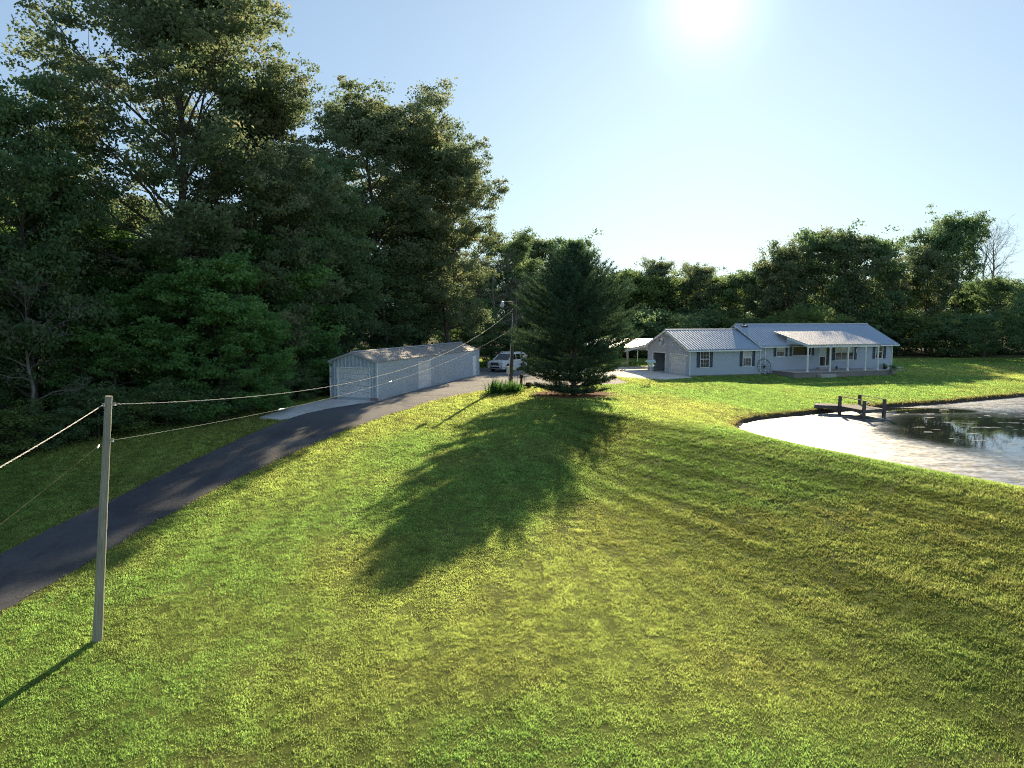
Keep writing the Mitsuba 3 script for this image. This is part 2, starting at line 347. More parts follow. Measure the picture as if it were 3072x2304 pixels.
def skeleton(rng, h, cb, R, prof, nl, ns, nt, el=(0.25, 1.15), bend=0.12, r0=None, twigs=False, trunk_top=0.93, wander=0.015):
    """trunk, limbs and branches of a broadleaf tree; returns (branch mesh, twig tips)"""
    acc, tips = Acc(), []
    tz = np.linspace(0, trunk_top, 9)
    off = np.cumsum(rng.normal(0, wander * h, (9, 2)) * (np.arange(9) > 0)[:, None] * 0.6, 0)
    tp = np.column_stack([off, tz * h])
    r0 = r0 or 0.016 * h + 0.03
    tr = r0 * (1 - tz / trunk_top * 0.9) ** 0.8
    tr[0] *= 1.25
    acc.add(*tube(np.vstack([[tp[0, 0], tp[0, 1], -0.5], tp]), np.concatenate([[tr[0] * 1.15], tr]), 8, False))
    for k in range(nl):
        t = cb + (trunk_top - cb) * ((k + rng.uniform(0.2, 0.8)) / nl) ** 0.9
        tc = (t - cb) / (1 - cb)
        p0 = np.array([np.interp(t, tz, tp[:, 0]), np.interp(t, tz, tp[:, 1]), t * h])
        az = 2.39996 * k + rng.normal(0, 0.35)
        e = el[0] + (el[1] - el[0]) * tc + rng.normal(0, 0.1)
        L = R * prof(tc) * rng.uniform(0.72, 1.15) / max(math.cos(e), 0.35)
        L = max(0.5, min(L, (h * 1.02 - p0[2]) / max(math.sin(e), 0.15)))
        d = np.array([math.cos(az) * math.cos(e), math.sin(az) * math.cos(e), math.sin(e)])
        s = np.linspace(0, 1, 6)[:, None]
        pts = p0 + d * L * s + np.array([0, 0, bend * L]) * s ** 2 + np.cumsum(rng.normal(0, 0.022 * L, (6, 3)) * (s > 0), 0)
        rb = max(0.022, np.interp(t, tz, tr) * rng.uniform(0.4, 0.62))
        acc.add(*tube(pts, rb * (1 - 0.88 * s[:, 0]), 5, False))
        tips.append(pts[-1:])
        perp = unit(np.cross(d, [0, 0, 1.0]))
        for m in range(ns):
            s1 = 0.22 + 0.76 * (m + rng.uniform(0.1, 0.9)) / ns
            b = np.array([np.interp(s1, s[:, 0], pts[:, q]) for q in range(3)])
            sd = 1 if (m + k) % 2 else -1
            d2 = unit(d * 0.75 + perp * sd * rng.uniform(0.5, 1.1) + rng.normal(0, 0.28, 3) + [0, 0, 0.12])
            L2 = (0.52 - 0.28 * s1) * L * rng.uniform(0.7, 1.2) + 0.35
            q = np.linspace(0, 1, 4)[:, None]
            p2 = b + d2 * L2 * q + np.cumsum(rng.normal(0, 0.035 * L2, (4, 3)) * (q > 0), 0)
            acc.add(*tube(p2, max(0.012, rb * 0.4 * (1 - s1 * 0.6)) * (1 - 0.85 * q[:, 0]), 3, False))
            for w in range(nt):
                s3 = 0.3 + 0.7 * (w + rng.uniform(0.2, 1)) / nt
                b3 = np.array([np.interp(min(s3, 1), q[:, 0], p2[:, c]) for c in range(3)])
                d3 = unit(d2 * 0.6 + rng.normal(0, 0.6, 3) + [0, 0, 0.1])
                tip = b3 + d3 * (0.26 * L2 + 0.25) * rng.uniform(0.6, 1.2)
                tips.append(tip[None])
                if twigs:
                    mid = (b3 + tip) / 2 + rng.normal(0, 0.05 * L2, 3)
                    acc.add(*tube(np.array([b3, mid, tip]), np.array([0.014, 0.010, 0.005]) * (1 + 0.3 * rng.random()), 3, False))
    return acc.mesh(), np.vstack(tips)

def leaf_cloud(rng, tips, per, sig, size, cols, up=1.15, flat=0.45, aspect=0.72, seed_=0):
    """separate small folded leaves round the twig tips"""
    sc_ = 4.2 * sig
    hole = meshkit.noise(tips / sc_ + seed_ * 7.3, seed_)
    tips = tips[hole + rng.normal(0, 0.06, len(tips)) > (0.37 if size < 0.33 else 0.30)]
    n = len(tips) * per
    tone = np.clip(0.25 + 1.1 * (meshkit.noise(tips / (sc_ * 0.8) + 3.1, seed_ + 5) - 0.35) + rng.normal(0, 0.18, len(tips)), 0, 1)
    c = np.repeat(tips, per, 0) + rng.normal(0, 1, (n, 3)) * sig * np.array([1, 1, flat]) * np.repeat(rng.uniform(0.6, 1.3, len(tips)), per)[:, None]
    nrm = unit(rng.normal(0, 1, (n, 3)) + [0, 0, up])
    a = unit(np.cross(nrm, rng.normal(0, 1, (n, 3))))
    b = np.cross(nrm, a)
    L = (size * rng.uniform(0.7, 1.35, n))[:, None]
    W = L * aspect
    fold = nrm * W * rng.uniform(0.05, 0.4, n)[:, None]
    v = np.stack([c - a * L / 2, c + b * W / 2 + fold, c + a * L / 2 - nrm * L * 0.12, c - b * W / 2 + fold], 1).reshape(-1, 3)
    k = np.arange(n)[:, None] * 4
    f = np.concatenate([k + [[0, 1, 2]], k + [[0, 2, 3]]])
    c0, c1, c2 = (np.array(x) for x in cols)
    w = (np.repeat(tone, per) * 0.7 + rng.random(n) * 0.3)[:, None]
    col = np.where(w < 0.5, c0 + (c1 - c0) * w * 2, c1 + (c2 - c1) * (w - 0.5) * 2) * rng.uniform(0.8, 1.2, (n, 1))
    return (v, f), np.repeat(col, 4, 0)

GROUPS = {}
def group(name, seed, h, cb, R, prof, nl, ns, nt, per, sig, size, cols, **kw):
    lk = {k: kw.pop(k) for k in ('up', 'flat', 'aspect') if k in kw}
    rng = np.random.default_rng(seed)
    br, tips = skeleton(rng, h, cb, R, prof, nl, ns, nt, **kw)
    g = {'type': 'shapegroup', 'trunk': mikit.ply(br, kw.get('bark', 'bark_mat'), True)}
    if per:
        m, col = leaf_cloud(rng, tips, per, sig, size, cols, seed_=seed, **lk)
        g['crown'] = mikit.ply(m, 'leaf_mat', False, color=col)
    scene[name] = g
    GROUPS[name] = float(np.percentile(tips[:, 2], 99.6)) + 0.25

ROUND = lambda t: math.sqrt(max(0.04, 1 - (2 * t - 0.85) ** 2 / 1.45))
WIDE = lambda t: math.sqrt(max(0.05, 1 - (t - 0.35) ** 2 / 0.48))
CONE = lambda t: max(0.12, 1.0 - 0.85 * t) * (0.75 + 0.25 * min(1, t * 5))
TALL = lambda t: math.sqrt(max(0.06, 1 - (2 * t - 1) ** 2 * 0.95))
DK = ((0.113, 0.192, 0.095), (0.186, 0.286, 0.131), (0.311, 0.399, 0.169))
OLIVE = ((0.119, 0.183, 0.098), (0.221, 0.281, 0.144), (0.384, 0.386, 0.224))
MAPLE = ((0.127, 0.253, 0.087), (0.196, 0.372, 0.121), (0.314, 0.494, 0.16))
YEL = ((0.121, 0.196, 0.069), (0.222, 0.306, 0.102), (0.342, 0.404, 0.144))
group('tree_form_oak', 11, 28, 0.26, 8.4, WIDE, 30, 12, 6, 52, 0.45, 0.265, OLIVE, el=(0.35, 1.25), r0=0.50, wander=0.012)
group('tree_form_oak_b', 12, 26, 0.16, 7.6, ROUND, 32, 11, 6, 52, 0.45, 0.275, OLIVE, el=(0.2, 1.15), r0=0.45)
group('tree_form_dense', 13, 20, 0.10, 5.4, ROUND, 30, 9, 5, 50, 0.41, 0.26, DK, el=(0.1, 1.1))
group('tree_form_maple', 14, 11, 0.05, 4.6, WIDE, 28, 9, 5, 52, 0.33, 0.23, MAPLE, el=(-0.05, 1.05), bend=0.02, up=1.6, flat=0.4)
group('tree_form_slim', 15, 14, 0.12, 3.2, TALL, 20, 7, 5, 26, 0.40, 0.24, DK, el=(0.3, 1.2))
group('shrub_form', 16, 3.0, 0.03, 1.9, WIDE, 12, 6, 4, 26, 0.24, 0.17, DK, el=(0.1, 1.1), r0=0.05)
group('shrub_form_bright', 17, 3.2, 0.03, 1.9, ROUND, 12, 6, 4, 26, 0.24, 0.17, YEL, el=(0.1, 1.1), r0=0.05)
# lighter forms with larger leaves for the far tree line
group('tree_form_far_round', 21, 18, 0.16, 5.6, ROUND, 22, 8, 4, 30, 0.60, 0.42, DK, el=(0.2, 1.15))
group('tree_form_far_tall', 22, 20, 0.20, 5.2, TALL, 24, 8, 4, 28, 0.60, 0.42, OLIVE, el=(0.35, 1.25))
group('tree_form_far_bright', 23, 13, 0.08, 5.0, WIDE, 20, 8, 4, 28, 0.60, 0.42, YEL, el=(0.1, 1.1))
group('tree_form_far_open', 24, 22, 0.42, 6.4, TALL, 22, 8, 4, 26, 0.58, 0.40, DK, el=(0.3, 1.2), r0=0.38)
# bare trees
scene['tree_form_bare'] = {'type': 'shapegroup', 'trunk': mikit.ply(skeleton(np.random.default_rng(31), 20, 0.35, 4.0, TALL, 18, 8, 6, el=(0.5, 1.2), r0=0.36, twigs=True)[0], 'dead_bark', True)}
scene['tree_form_dead'] = {'type': 'shapegroup', 'trunk': mikit.ply(skeleton(np.random.default_rng(32), 10, 0.25, 3.6, WIDE, 14, 7, 6, el=(0.1, 1.0), r0=0.14, twigs=True, bend=-0.05)[0], 'dead_bark', True)}
GROUPS.update(tree_form_bare=22, tree_form_dead=10.6)

def tree(name, form, x, y, h, label, category='tree', group_=None, rot=None, wide=1.0):
    k = key_of(name)
    rng = np.random.default_rng(int(abs(x * 131 + y * 17 + h * 7)) + 5)
    rot = rng.uniform(0, 360) if rot is None else rot
    s = h / GROUPS[form]
    scene[k] = {'type': 'instance', 'shapegroup': {'type': 'ref', 'id': form},
                'to_world': T().translate([x, y, gz(x, y) - 0.05]).rotate([0, 0, 1], rot).scale([s * wide, s * wide, s])}
    tag(k, label, category, group_)
    return k

# left woods, the trees one can tell apart
tree('oak_tree', 'tree_form_oak', -22.8, 50, 29.5, 'tallest oak of the left woods, its open top reaching the upper edge', rot=40)
tree('oak_tree', 'tree_form_oak_b', -13.8, 74, 28.0, 'big olive green oak rising directly behind the long metal shed', rot=100)
tree('oak_tree', 'tree_form_oak_b', -6.4, 75.5, 24.0, 'rounded sunlit oak at the right end of the left woods, above the far shed end', rot=200, wide=0.76)
tree('leafy_tree', 'tree_form_dense', -28.0, 43, 20.3, 'dark full tree at the left edge of the picture, lower than the oak beside it', wide=0.8)
tree('maple_tree', 'tree_form_maple', -19.0, 47.3, 10.3, 'bushy green maple at the woods edge above the first pole, foliage nearly to the ground')
tree('maple_tree', 'tree_form_maple', -18.4, 55.5, 12.0, 'green maple leaning over the left side of the metal shed front')
tree('maple_tree', 'tree_form_maple', -17.2, 48.0, 7.0, 'low green maple beside the gravel patch, left of the shed door', wide=0.9)
tree('oak_tree', 'tree_form_oak_b', -18.6, 54, 23.5, 'broad oak filling the right shoulder of the tallest oak', rot=310, wide=0.85)
tree('oak_tree', 'tree_form_oak_b', -10.4, 78.5, 27.0, 'oak in the middle of the dome of foliage behind the metal shed', rot=20, wide=0.8)
tree('leafy_tree', 'tree_form_maple', -16.2, 67, 6.5, 'low green maple just behind the left side of the metal shed', wide=1.1)
tree('leafy_tree', 'tree_form_maple', -12.6, 79, 6.5, 'low green maple behind the far end of the metal shed', wide=1.2)
tree('leafy_tree', 'tree_form_dense', -17.2, 62, 19.5, 'olive tree between the tallest oak and the oak behind the shed', wide=1.05)
tree('dead_tree', 'tree_form_dead', -26.6, 40.6, 9.5, 'pale leafless dead tree with hanging twigs at the far left of the woods edge', rot=20)
tree('leafy_tree', 'tree_form_slim', -29.8, 40.5, 9.5, 'slim dark tree behind the dead tree at the left edge', wide=1.1)
tree('leafy_tree', 'tree_form_maple', -24.6, 45.2, 8.0, 'low leafy tree under the tall oak, right of the dead tree')
tree('leafy_tree', 'tree_form_dense', -0.6, 96, 16.4, 'dark rounded tree behind the parked car, left of the conifer')
tree('dead_tree', 'tree_form_dead', -2.4, 88, 13.0, 'grey bare branched tree between the oaks and the conifer', rot=150, wide=1.1)
tree('dead_tree', 'tree_form_dead', 0.6, 91, 10.5, 'thin bare tree right behind the lamp pole', rot=250)
HID = 'dense dark tree deep inside the left woods, mostly hidden by the trees before it'
for x, y, h, f, w in ((-30, 60, 15, 'tree_form_dense', 1.1), (-25, 67, 15, 'tree_form_dense', 1.1), (-36, 52, 17, 'tree_form_dense', 1.0), (-20, 78, 20, 'tree_form_dense', 1.1), (-33, 76, 16, 'tree_form_dense', 1.2),
                      (-12, 92, 20, 'tree_form_dense', 1.0), (-42, 62, 18, 'tree_form_oak_b', 0.9), (-34, 40, 17, 'tree_form_dense', 1.0), (-22, 92, 19, 'tree_form_dense', 1.1), (-30, 92, 18, 'tree_form_dense', 1.1),
                      (-18.5, 68, 17, 'tree_form_dense', 1.0), (-21, 58, 11, 'tree_form_maple', 1.1), (-27, 52, 12, 'tree_form_maple', 1.1), (-15.0, 63.5, 12, 'tree_form_slim', 1.3), (-12.0, 70.5, 11, 'tree_form_slim', 1.3), (-9.6, 76, 12, 'tree_form_slim', 1.4),
                      (-6, 93, 13, 'tree_form_dense', 1.1), (-31, 48, 12, 'tree_form_maple', 1.0), (-38, 68, 17, 'tree_form_dense', 1.1), (-23.5, 61.5, 9, 'tree_form_maple', 1.2), (-4.2, 84.5, 8, 'tree_form_slim', 1.5), (-39, 44, 18, 'tree_form_dense', 1.1)):
    tree('leafy_tree', f, x, y, h, HID, group_='trees inside the left woods', wide=w)
for x, y, h in ((-31.5, 33, 18), (-33, 26, 20), (-34, 18, 19), (-36, 9, 20), (-38, 0, 19)):
    tree('leafy_tree', 'tree_form_dense', x, y, h, 'dark tree of the left woods beyond the left edge of the picture', group_='woods left of the picture', wide=1.1)
ORD = ['first', 'second', 'third', 'fourth', 'fifth', 'sixth', 'seventh', 'eighth', 'ninth', 'tenth', 'eleventh', 'twelfth', 'thirteenth', 'fourteenth', 'fifteenth', 'sixteenth', 'seventeenth', 'eighteenth', 'nineteenth', 'twentieth', 'twenty-first', 'twenty-second', 'twenty-third', 'twenty-fourth', 'twenty-fifth', 'twenty-sixth', 'twenty-seventh', 'twenty-eighth']
edge = [(-28.4, 37.4, 2.6), (-26.6, 38.2, 3.0), (-25.0, 39.8, 2.2), (-23.6, 41.6, 3.2), (-22.2, 42.6, 2.4), (-20.8, 43.9, 3.0), (-19.4, 45.0, 2.2), (-18.0, 46.0, 2.4), (-16.9, 50.4, 2.6), (-15.5, 53.4, 2.8), (-14.9, 56.5, 3.0), (-13.9, 60.0, 3.0), (-12.6, 64.5, 3.2), (-10.9, 69.0, 3.4), (-8.4, 75.0, 3.2)]
for q, (x, y, h) in enumerate(edge):
    tree('shrub', 'shrub_form_bright' if q in (1, 4, 12) else 'shrub_form', x, y, h, f'leafy undergrowth shrub at the edge of the left woods, {ORD[q]} from the left', 'shrub', wide=1.25)
for q, (x, y, h) in enumerate([(-6.6, 81.5, 3.6), (-4.0, 84.5, 4.0), (-1.0, 86.0, 4.2), (2.0, 86.5, 4.0), (5.0, 87.0, 4.4), (8.0, 88.0, 4.6)]):
    tree('shrub', 'shrub_form', x, y, h, f'dark shrub behind the parked car, {ORD[q]} from the left', 'shrub', wide=1.3)

# the tree line behind the house
R_, T_, B_, O_ = 'tree_form_far_round', 'tree_form_far_tall', 'tree_form_far_bright', 'tree_form_far_open'
line = [(4.2, 112, 18.3, T_, .8, ''), (8.9, 111, 17.6, R_, .75, ''), (2.4, 101, 11.5, B_, .8, ''), (12.2, 116, 12.2, R_, .9, ''), (15.4, 118, 12.0, B_, 1., ''), (18.6, 119, 13.4, R_, .9, ''), (21.4, 117, 12.6, B_, 1., ''), (24.3, 121, 15.4, T_, .75, ''), (27.4, 119, 12.2, R_, 1., ''), (30.0, 117, 14.2, T_, .75, ''),
        (33.6, 119, 12.6, B_, 1., ''), (36.2, 115, 12.8, R_, .95, ''), (38.4, 112, 14.6, T_, .9, ''), (40.9, 110, 16.8, T_, .85, ''), (43.4, 113, 14.6, R_, .9, ''), (46.6, 111, 18.9, R_, .85, ''), (49.8, 109, 18.6, T_, .9, ''), (53.6, 111, 17.6, R_, .9, ''), (57.0, 113, 15.0, T_, .8, ''),
        (61.6, 117, 12.6, B_, .9, ''), (65.2, 116, 16.5, T_, .9, ''), (67.2, 118, 20.0, O_, .75, ''), (71.6, 119, 22.4, O_, .72, ''), (77.6, 118, 12.0, R_, 1., '')]
for q, (x, y, h, f, w, _) in enumerate(line):
    kind = {R_: 'dark rounded', T_: 'tall narrow olive', B_: 'low yellow green', O_: 'high crowned dark'}[f]
    tree('far_tree', f, x, y, h, f'{kind} tree of the far tree line, {ORD[q]} from the left', 'tree', 'trees of the far tree line', wide=w)
for q, (x, y, h, f) in enumerate([(60.4, 94, 6.2, R_), (63.6, 91, 7.4, R_), (67.5, 95, 9.0, R_), (72, 97, 10, R_)]):
    tree('bushy_tree', f, x, y, h, f'low bushy dark tree standing on the lawn at the right edge, {ORD[q]} from the left', 'tree', wide=1.0)
tree('bare_tree', 'tree_form_bare', 86.5, 137, 22.3, 'pale leafless tree against the sky at the right edge, left one of two', rot=30)
tree('bare_tree', 'tree_form_bare', 91.0, 139, 23.4, 'pale leafless tree against the sky at the right edge, right one of two', rot=170)
FAR = 'dark tree behind the far tree line'
rng = np.random.default_rng(77)
for q in range(26):
    x = -14 + q * 4.6 + rng.uniform(-1, 1)
    tree('back_tree', (R_, B_, R_, T_)[q % 4], x, 132 + rng.uniform(-3, 7), rng.uniform(10.0, 12.4), f'{FAR}, {ORD[q]} from the left', 'tree', 'second row of far trees', wide=1.1)
for q in range(28):
    x = 4 + q * 3.1 + rng.uniform(-0.7, 0.7)
    tree('far_shrub', 'shrub_form' if q % 3 else 'shrub_form_bright', x, 107 + 4 * math.sin(q * 0.9) + (3 if x > 58 else 0), rng.uniform(5.0, 7.5), f'undergrowth bush at the foot of the far tree line, {ORD[q]} from the left', 'shrub', 'undergrowth of the far tree line', wide=1.3)
for q, (x, y, h) in enumerate([(84, 122, 11.5), (90, 118, 12.5), (97, 112, 16), (104, 106, 18), (112, 100, 17), (82, 104, 9), (90, 98, 9)]):
    tree('far_tree', (R_, T_)[q % 2], x, y, h, f'dark far tree beyond the right edge of the picture, {ORD[q]} of its row', 'tree', 'trees right of the picture')
tree('hazy_tree', R_, 86, 172, 15.5, 'blue hazy distant tree in the gap of the tree line right of the house', 'tree')
tree('hazy_tree', T_, 46, 180, 18.5, 'pale distant treetop poking up left of the tall trees behind the house', 'tree')
tree('hazy_tree', R_, 26, 190, 16.5, 'pale blue distant treetop just right of the conifer', 'tree')

# ------------------------------------------------------------------ the conifer
def conifer(seed, H_, prof):
    rng = np.random.default_rng(seed)
    acc = Acc()
    zz = np.linspace(-0.3, H_ * 0.985, 10)
    acc.add(*tube(np.column_stack([zz * 0, zz * 0, zz]), 0.22 * (1 - zz / H_ * 0.96) + 0.01, 8, False))
    P, D, S = [], [], []
    z = 0.16
    k = 0
    while z < H_ - 0.15:
        t = z / H_
        nb = 6 if t < 0.85 else 4
        for b in range(nb):
            az = 2 * np.pi * b / nb + k * 0.5 + rng.normal(0, 0.18)
            L = prof(t) * rng.uniform(0.78, 1.16)
            e = -0.12 + 0.95 * t ** 1.3 + rng.normal(0, 0.06)
            d = np.array([math.cos(az) * math.cos(e), math.sin(az) * math.cos(e), math.sin(e)])
            s = np.linspace(0, 1, 6)[:, None]
            pts = np.array([0, 0, z]) + d * L * s + np.array([0, 0, 0.22 * L]) * s ** 2.2
            pts[:, 2] = np.maximum(pts[:, 2], 0.12)
            acc.add(*tube(pts, (0.045 * (1 - t) + 0.012) * (1 - 0.85 * s[:, 0]), 3, False))
            perp = unit(np.cross(d, [0, 0, 1.0]))
            nsub = max(4, int(L / 0.19))
            for m in range(nsub):
                s1 = 0.16 + 0.84 * (m + 0.5) / nsub
                base = np.array([np.interp(s1, s[:, 0], pts[:, c]) for c in range(3)])
                for sd in (-1, 1):
                    d2 = unit(d * rng.uniform(0.7, 1.1) + perp * sd * rng.uniform(0.5, 1.0) + [0, 0, rng.uniform(0.05, 0.5)] + rng.normal(0, 0.15, 3))
                    L2 = min(1.15, (1.05 - 0.55 * s1) * 0.32 * L + 0.2) * rng.uniform(0.65, 1.15)
                    nt = max(2, int(L2 / 0.15))
                    q = (np.arange(nt) + 1.0) / nt
                    P.append(base + d2 * L2 * q[:, None] + np.array([0, 0, 0.12 * L2]) * q[:, None] ** 2)
                    D.append(np.repeat(unit(d2 + [0, 0, 0.35])[None], nt, 0)); S.append(0.7 + 0.5 * q)
            P.append(pts[-1:]); D.append(unit(d + [0, 0, 0.5])[None]); S.append(np.array([1.3]))
        z += 0.30 + 0.16 * (1 - t)
        k += 1
    P.append(np.array([[0, 0, H_ - 0.2], [0, 0, H_ - 0.05]])); D.append(np.array([[0, 0, 1.0]] * 2)); S.append(np.array([1.2, 1.2]))
    P, D, S = np.vstack(P), np.vstack(D), np.concatenate(S)
    nn = 12
    n = len(P) * nn
    c = np.repeat(P, nn, 0)
    dd = unit(np.repeat(D, nn, 0) * 0.95 + rng.normal(0, 0.55, (n, 3)))
    L = (np.repeat(S, nn) * rng.uniform(0.17, 0.28, n))[:, None]
    side = unit(np.cross(dd, rng.normal(0, 1, (n, 3)))) * 0.017
    v = np.stack([c - side, c + side, c + dd * L], 1).reshape(-1, 3)
    f = np.arange(3 * n).reshape(-1, 3)
    tone = np.repeat(rng.random(len(P)), nn)[:, None]
    col = (np.array([0.042, 0.088, 0.052]) * (1 - tone) + np.array([0.12, 0.195, 0.108]) * tone) * rng.uniform(0.75, 1.25, (n, 1))
    return acc.mesh(), (v, f), np.repeat(col, 3, 0)
pine_prof = lambda t: 4.3 * (np.interp(t, [0, 0.05, 0.16, 0.30, 0.45, 0.62, 0.78, 0.9, 1.0], [0.42, 0.62, 0.84, 0.96, 0.97, 0.74, 0.45, 0.20, 0.03]))
pt_, pn_, pc_ = conifer(5, 11.0, pine_prof)
pine = thing('pine_tree', 'dense dark green conifer standing alone in the centre of the lawn', 'conifer')
MP = frame(PINE[0], PINE[1], gz(*PINE))
put('trunk', pt_, 'bark_mat', pine, MP, True)
put('crown', trimesh.Trimesh(pn_[0], pn_[1], process=False), 'needle_mat', pine, MP, False, color=pc_)

# ------------------------------------------------------------------ the house (local frame: u along the front, v back, w up)
house = thing('house', 'long single storey white house with blue grey metal roof and navy shutters behind the pond', 'house')
GE, GR, ME, MR, D_ = 2.66, 4.34, 2.96, 4.84, 8.3
def body(u0, u1, we, wr, openings):
    t = 0.15
    out = prism([(0, -0.5), (D_, -0.5), (D_, we), (D_ / 2, wr), (0, we)], u0, u1)
    inn = prism([(t, -0.6), (D_ - t, -0.6), (D_ - t, we - 0.1), (D_ / 2, wr - 0.16), (t, we - 0.1)], u0 + t, u1 - t)
    m = out - inn
    for a, b in openings:
        m = m - mbox(np.array(a), np.array(b))
    return to_tm(m)
WIN = dict(w1=(1.19, 2.11, 0.88, 2.40), w2=(5.96, 6.89, 0.90, 2.44), w3=(9.83, 10.74, 1.80, 2.66), w4=(11.75, 13.90, 1.83, 2.68), w5=(16.98, 19.22, 1.30, 2.72), w6=(22.13, 22.97, 1.36, 2.72))
def hole(k):
    u0, u1, w0, w1 = WIN[k]
    return (u0, -0.1, w0), (u1, 0.3, w1)
OPEN_DOOR, SHUT_DOOR = (4.62, 7.14, 0.0, 2.02), (0.80, 3.58, 0.0, 1.98)
put('wall', body(0, 8.1, GE, GR, [hole('w1'), hole('w2'), ((-0.1, OPEN_DOOR[0], -0.02), (0.3, OPEN_DOOR[1], OPEN_DOOR[3])), ((-0.1, SHUT_DOOR[0], -0.02), (0.3, SHUT_DOOR[1], SHUT_DOOR[3]))]), 'siding', house, HOUSE, label='garage wing wall with two garage door openings')
put('wall', body(8.1, 24.3, ME, MR, [hole('w3'), hole('w4'), hole('w5'), hole('w6'), ((14.98, -0.1, 0.66), (16.28, 0.3, 2.70))]), 'siding', house, HOUSE, label='main front wall under the porch roof')
put('foundation', [box((0.02, -0.012, -0.4), (8.1, 0.05, 0.10)), box((8.1, -0.012, -0.4), (24.28, 0.05, 0.16))], 'brick_skirt', house, HOUSE)
def roof_pitch(name, u0, u1, ve, we, vr, wr, bsdf, pitch=0.3048, th=0.05, lab=None):
    """one roof slope from the eave (ve, we) to the ridge (vr, wr) with its ribs"""
    e, r = np.array([ve, we]), np.array([vr, wr])
    n = np.array([-(r - e)[1], (r - e)[0]])
    n = n / np.linalg.norm(n) * (1 if n[1] > 0 else -1)
    q = [(u0, ve, we), (u1, ve, we), (u1, vr, wr), (u0, vr, wr)]
    k = put(name, slab(q, np.array([0, n[0], n[1]]) * th), bsdf, house, HOUSE, **({'label': lab} if lab else {}))
    ribs = []
    for u in np.arange(u0 + 0.06, u1 - 0.02, pitch):
        b = np.array([0, n[0], n[1]]) * th
        h = np.array([0, n[0], n[1]]) * (th + 0.036)
        w0, w1 = 0.088, 0.030
        p = [np.array([u - w0, ve, we]) + b, np.array([u - w1, ve, we]) + h, np.array([u + w1, ve, we]) + h, np.array([u + w0, ve, we]) + b]
        d = np.array([0, vr - ve, wr - we])
        v = np.array(p + [x + d for x in p])
        ribs.append(trimesh.Trimesh(v, [[0, 1, 5], [0, 5, 4], [1, 2, 6], [1, 6, 5], [2, 3, 7], [2, 7, 6], [0, 3, 2], [0, 2, 1], [4, 5, 6], [4, 6, 7]], process=False))
    put('rib', ribs, bsdf, k, HOUSE, kind='stuff')
    return k
sl_g, sl_m = (GR - GE) / (D_ / 2), (MR - ME) / (D_ / 2)
OH = 0.38
roof_pitch('roof', -0.35, 8.06, -OH, GE - OH * sl_g + 0.02, D_ / 2, GR + 0.02, 'roof_metal', lab='front slope of the garage roof')
roof_pitch('roof', -0.35, 8.06, D_, GE + 0.02, D_ / 2, GR + 0.02, 'roof_metal', lab='rear slope of the garage roof')
roof_pitch('roof', 7.78, 24.75, -OH, ME - OH * sl_m + 0.02, D_ / 2, MR + 0.02, 'roof_metal', lab='front slope of the main roof')
roof_pitch('roof', 7.78, 24.75, D_ + OH, ME - OH * sl_m + 0.02, D_ / 2, MR + 0.02, 'roof_metal', lab='rear slope of the main roof')
put('ridge_cap', [slab([(-0.37, D_ / 2 - 0.2, GR + 0.085 - 0.2 * sl_g + 0.03), (8.05, D_ / 2 - 0.2, GR + 0.115 - 0.2 * sl_g), (8.05, D_ / 2, GR + 0.125), (-0.37, D_ / 2, GR + 0.125)], (0, 0, 0.02)), slab([(-0.37, D_ / 2, GR + 0.125), (8.05, D_ / 2, GR + 0.125), (8.05, D_ / 2 + 0.2, GR + 0.115 - 0.2 * sl_g), (-0.37, D_ / 2 + 0.2, GR + 0.115 - 0.2 * sl_g)], (0, 0, 0.02))], 'porch_metal', house, HOUSE)
put('ridge_cap', [slab([(7.76, D_ / 2 - 0.2, MR + 0.115 - 0.2 * sl_m), (24.77, D_ / 2 - 0.2, MR + 0.115 - 0.2 * sl_m), (24.77, D_ / 2, MR + 0.125), (7.76, D_ / 2, MR + 0.125)], (0, 0, 0.02)), slab([(7.76, D_ / 2, MR + 0.125), (24.77, D_ / 2, MR + 0.125), (24.77, D_ / 2 + 0.2, MR + 0.115 - 0.2 * sl_m), (7.76, D_ / 2 + 0.2, MR + 0.115 - 0.2 * sl_m)], (0, 0, 0.02))], 'porch_metal', house, HOUSE)
def rake(u, ve, we, vr, wr, dep=0.16):
    return slab([(u, ve, we + 0.045), (u, vr, wr + 0.045), (u, vr, wr - dep), (u, ve, we - dep)], (0.035, 0, 0))
put('rake_trim', rake(-0.39, -OH, GE - OH * sl_g, D_ / 2, GR), 'white_paint', house, HOUSE)
put('rake_trim', rake(-0.39, D_ / 2, GR, D_, GE), 'white_paint', house, HOUSE)
put('rake_trim', rake(7.74, -OH, ME - OH * sl_m, D_ / 2, MR), 'white_paint', house, HOUSE)
put('rake_trim', rake(24.752, -OH, ME - OH * sl_m, D_ / 2, MR), 'white_paint', house, HOUSE)
def gutter(u0, u1, v, w):
    return slab([(u0, v, w), (u1, v, w), (u1, v, w - 0.13), (u0, v, w - 0.13)], (0, -0.11, 0))
put('gutter', gutter(-0.36, 7.76, -OH - 0.012, GE - OH * sl_g - 0.005), 'white_paint', house, HOUSE)
put('gutter', gutter(7.79, 10.9, -OH - 0.012, ME - OH * sl_m - 0.005), 'white_paint', house, HOUSE)
put('gutter', gutter(19.62, 24.74, -OH - 0.012, ME - OH * sl_m - 0.005), 'white_paint', house, HOUSE)
put('soffit', [box((-0.3, -OH - 0.005, GE - 0.20), (7.77, -0.005, GE - 0.18)), box((7.82, -OH - 0.005, ME - 0.21), (24.3, -0.005, ME - 0.19))], 'white_paint', house, HOUSE)
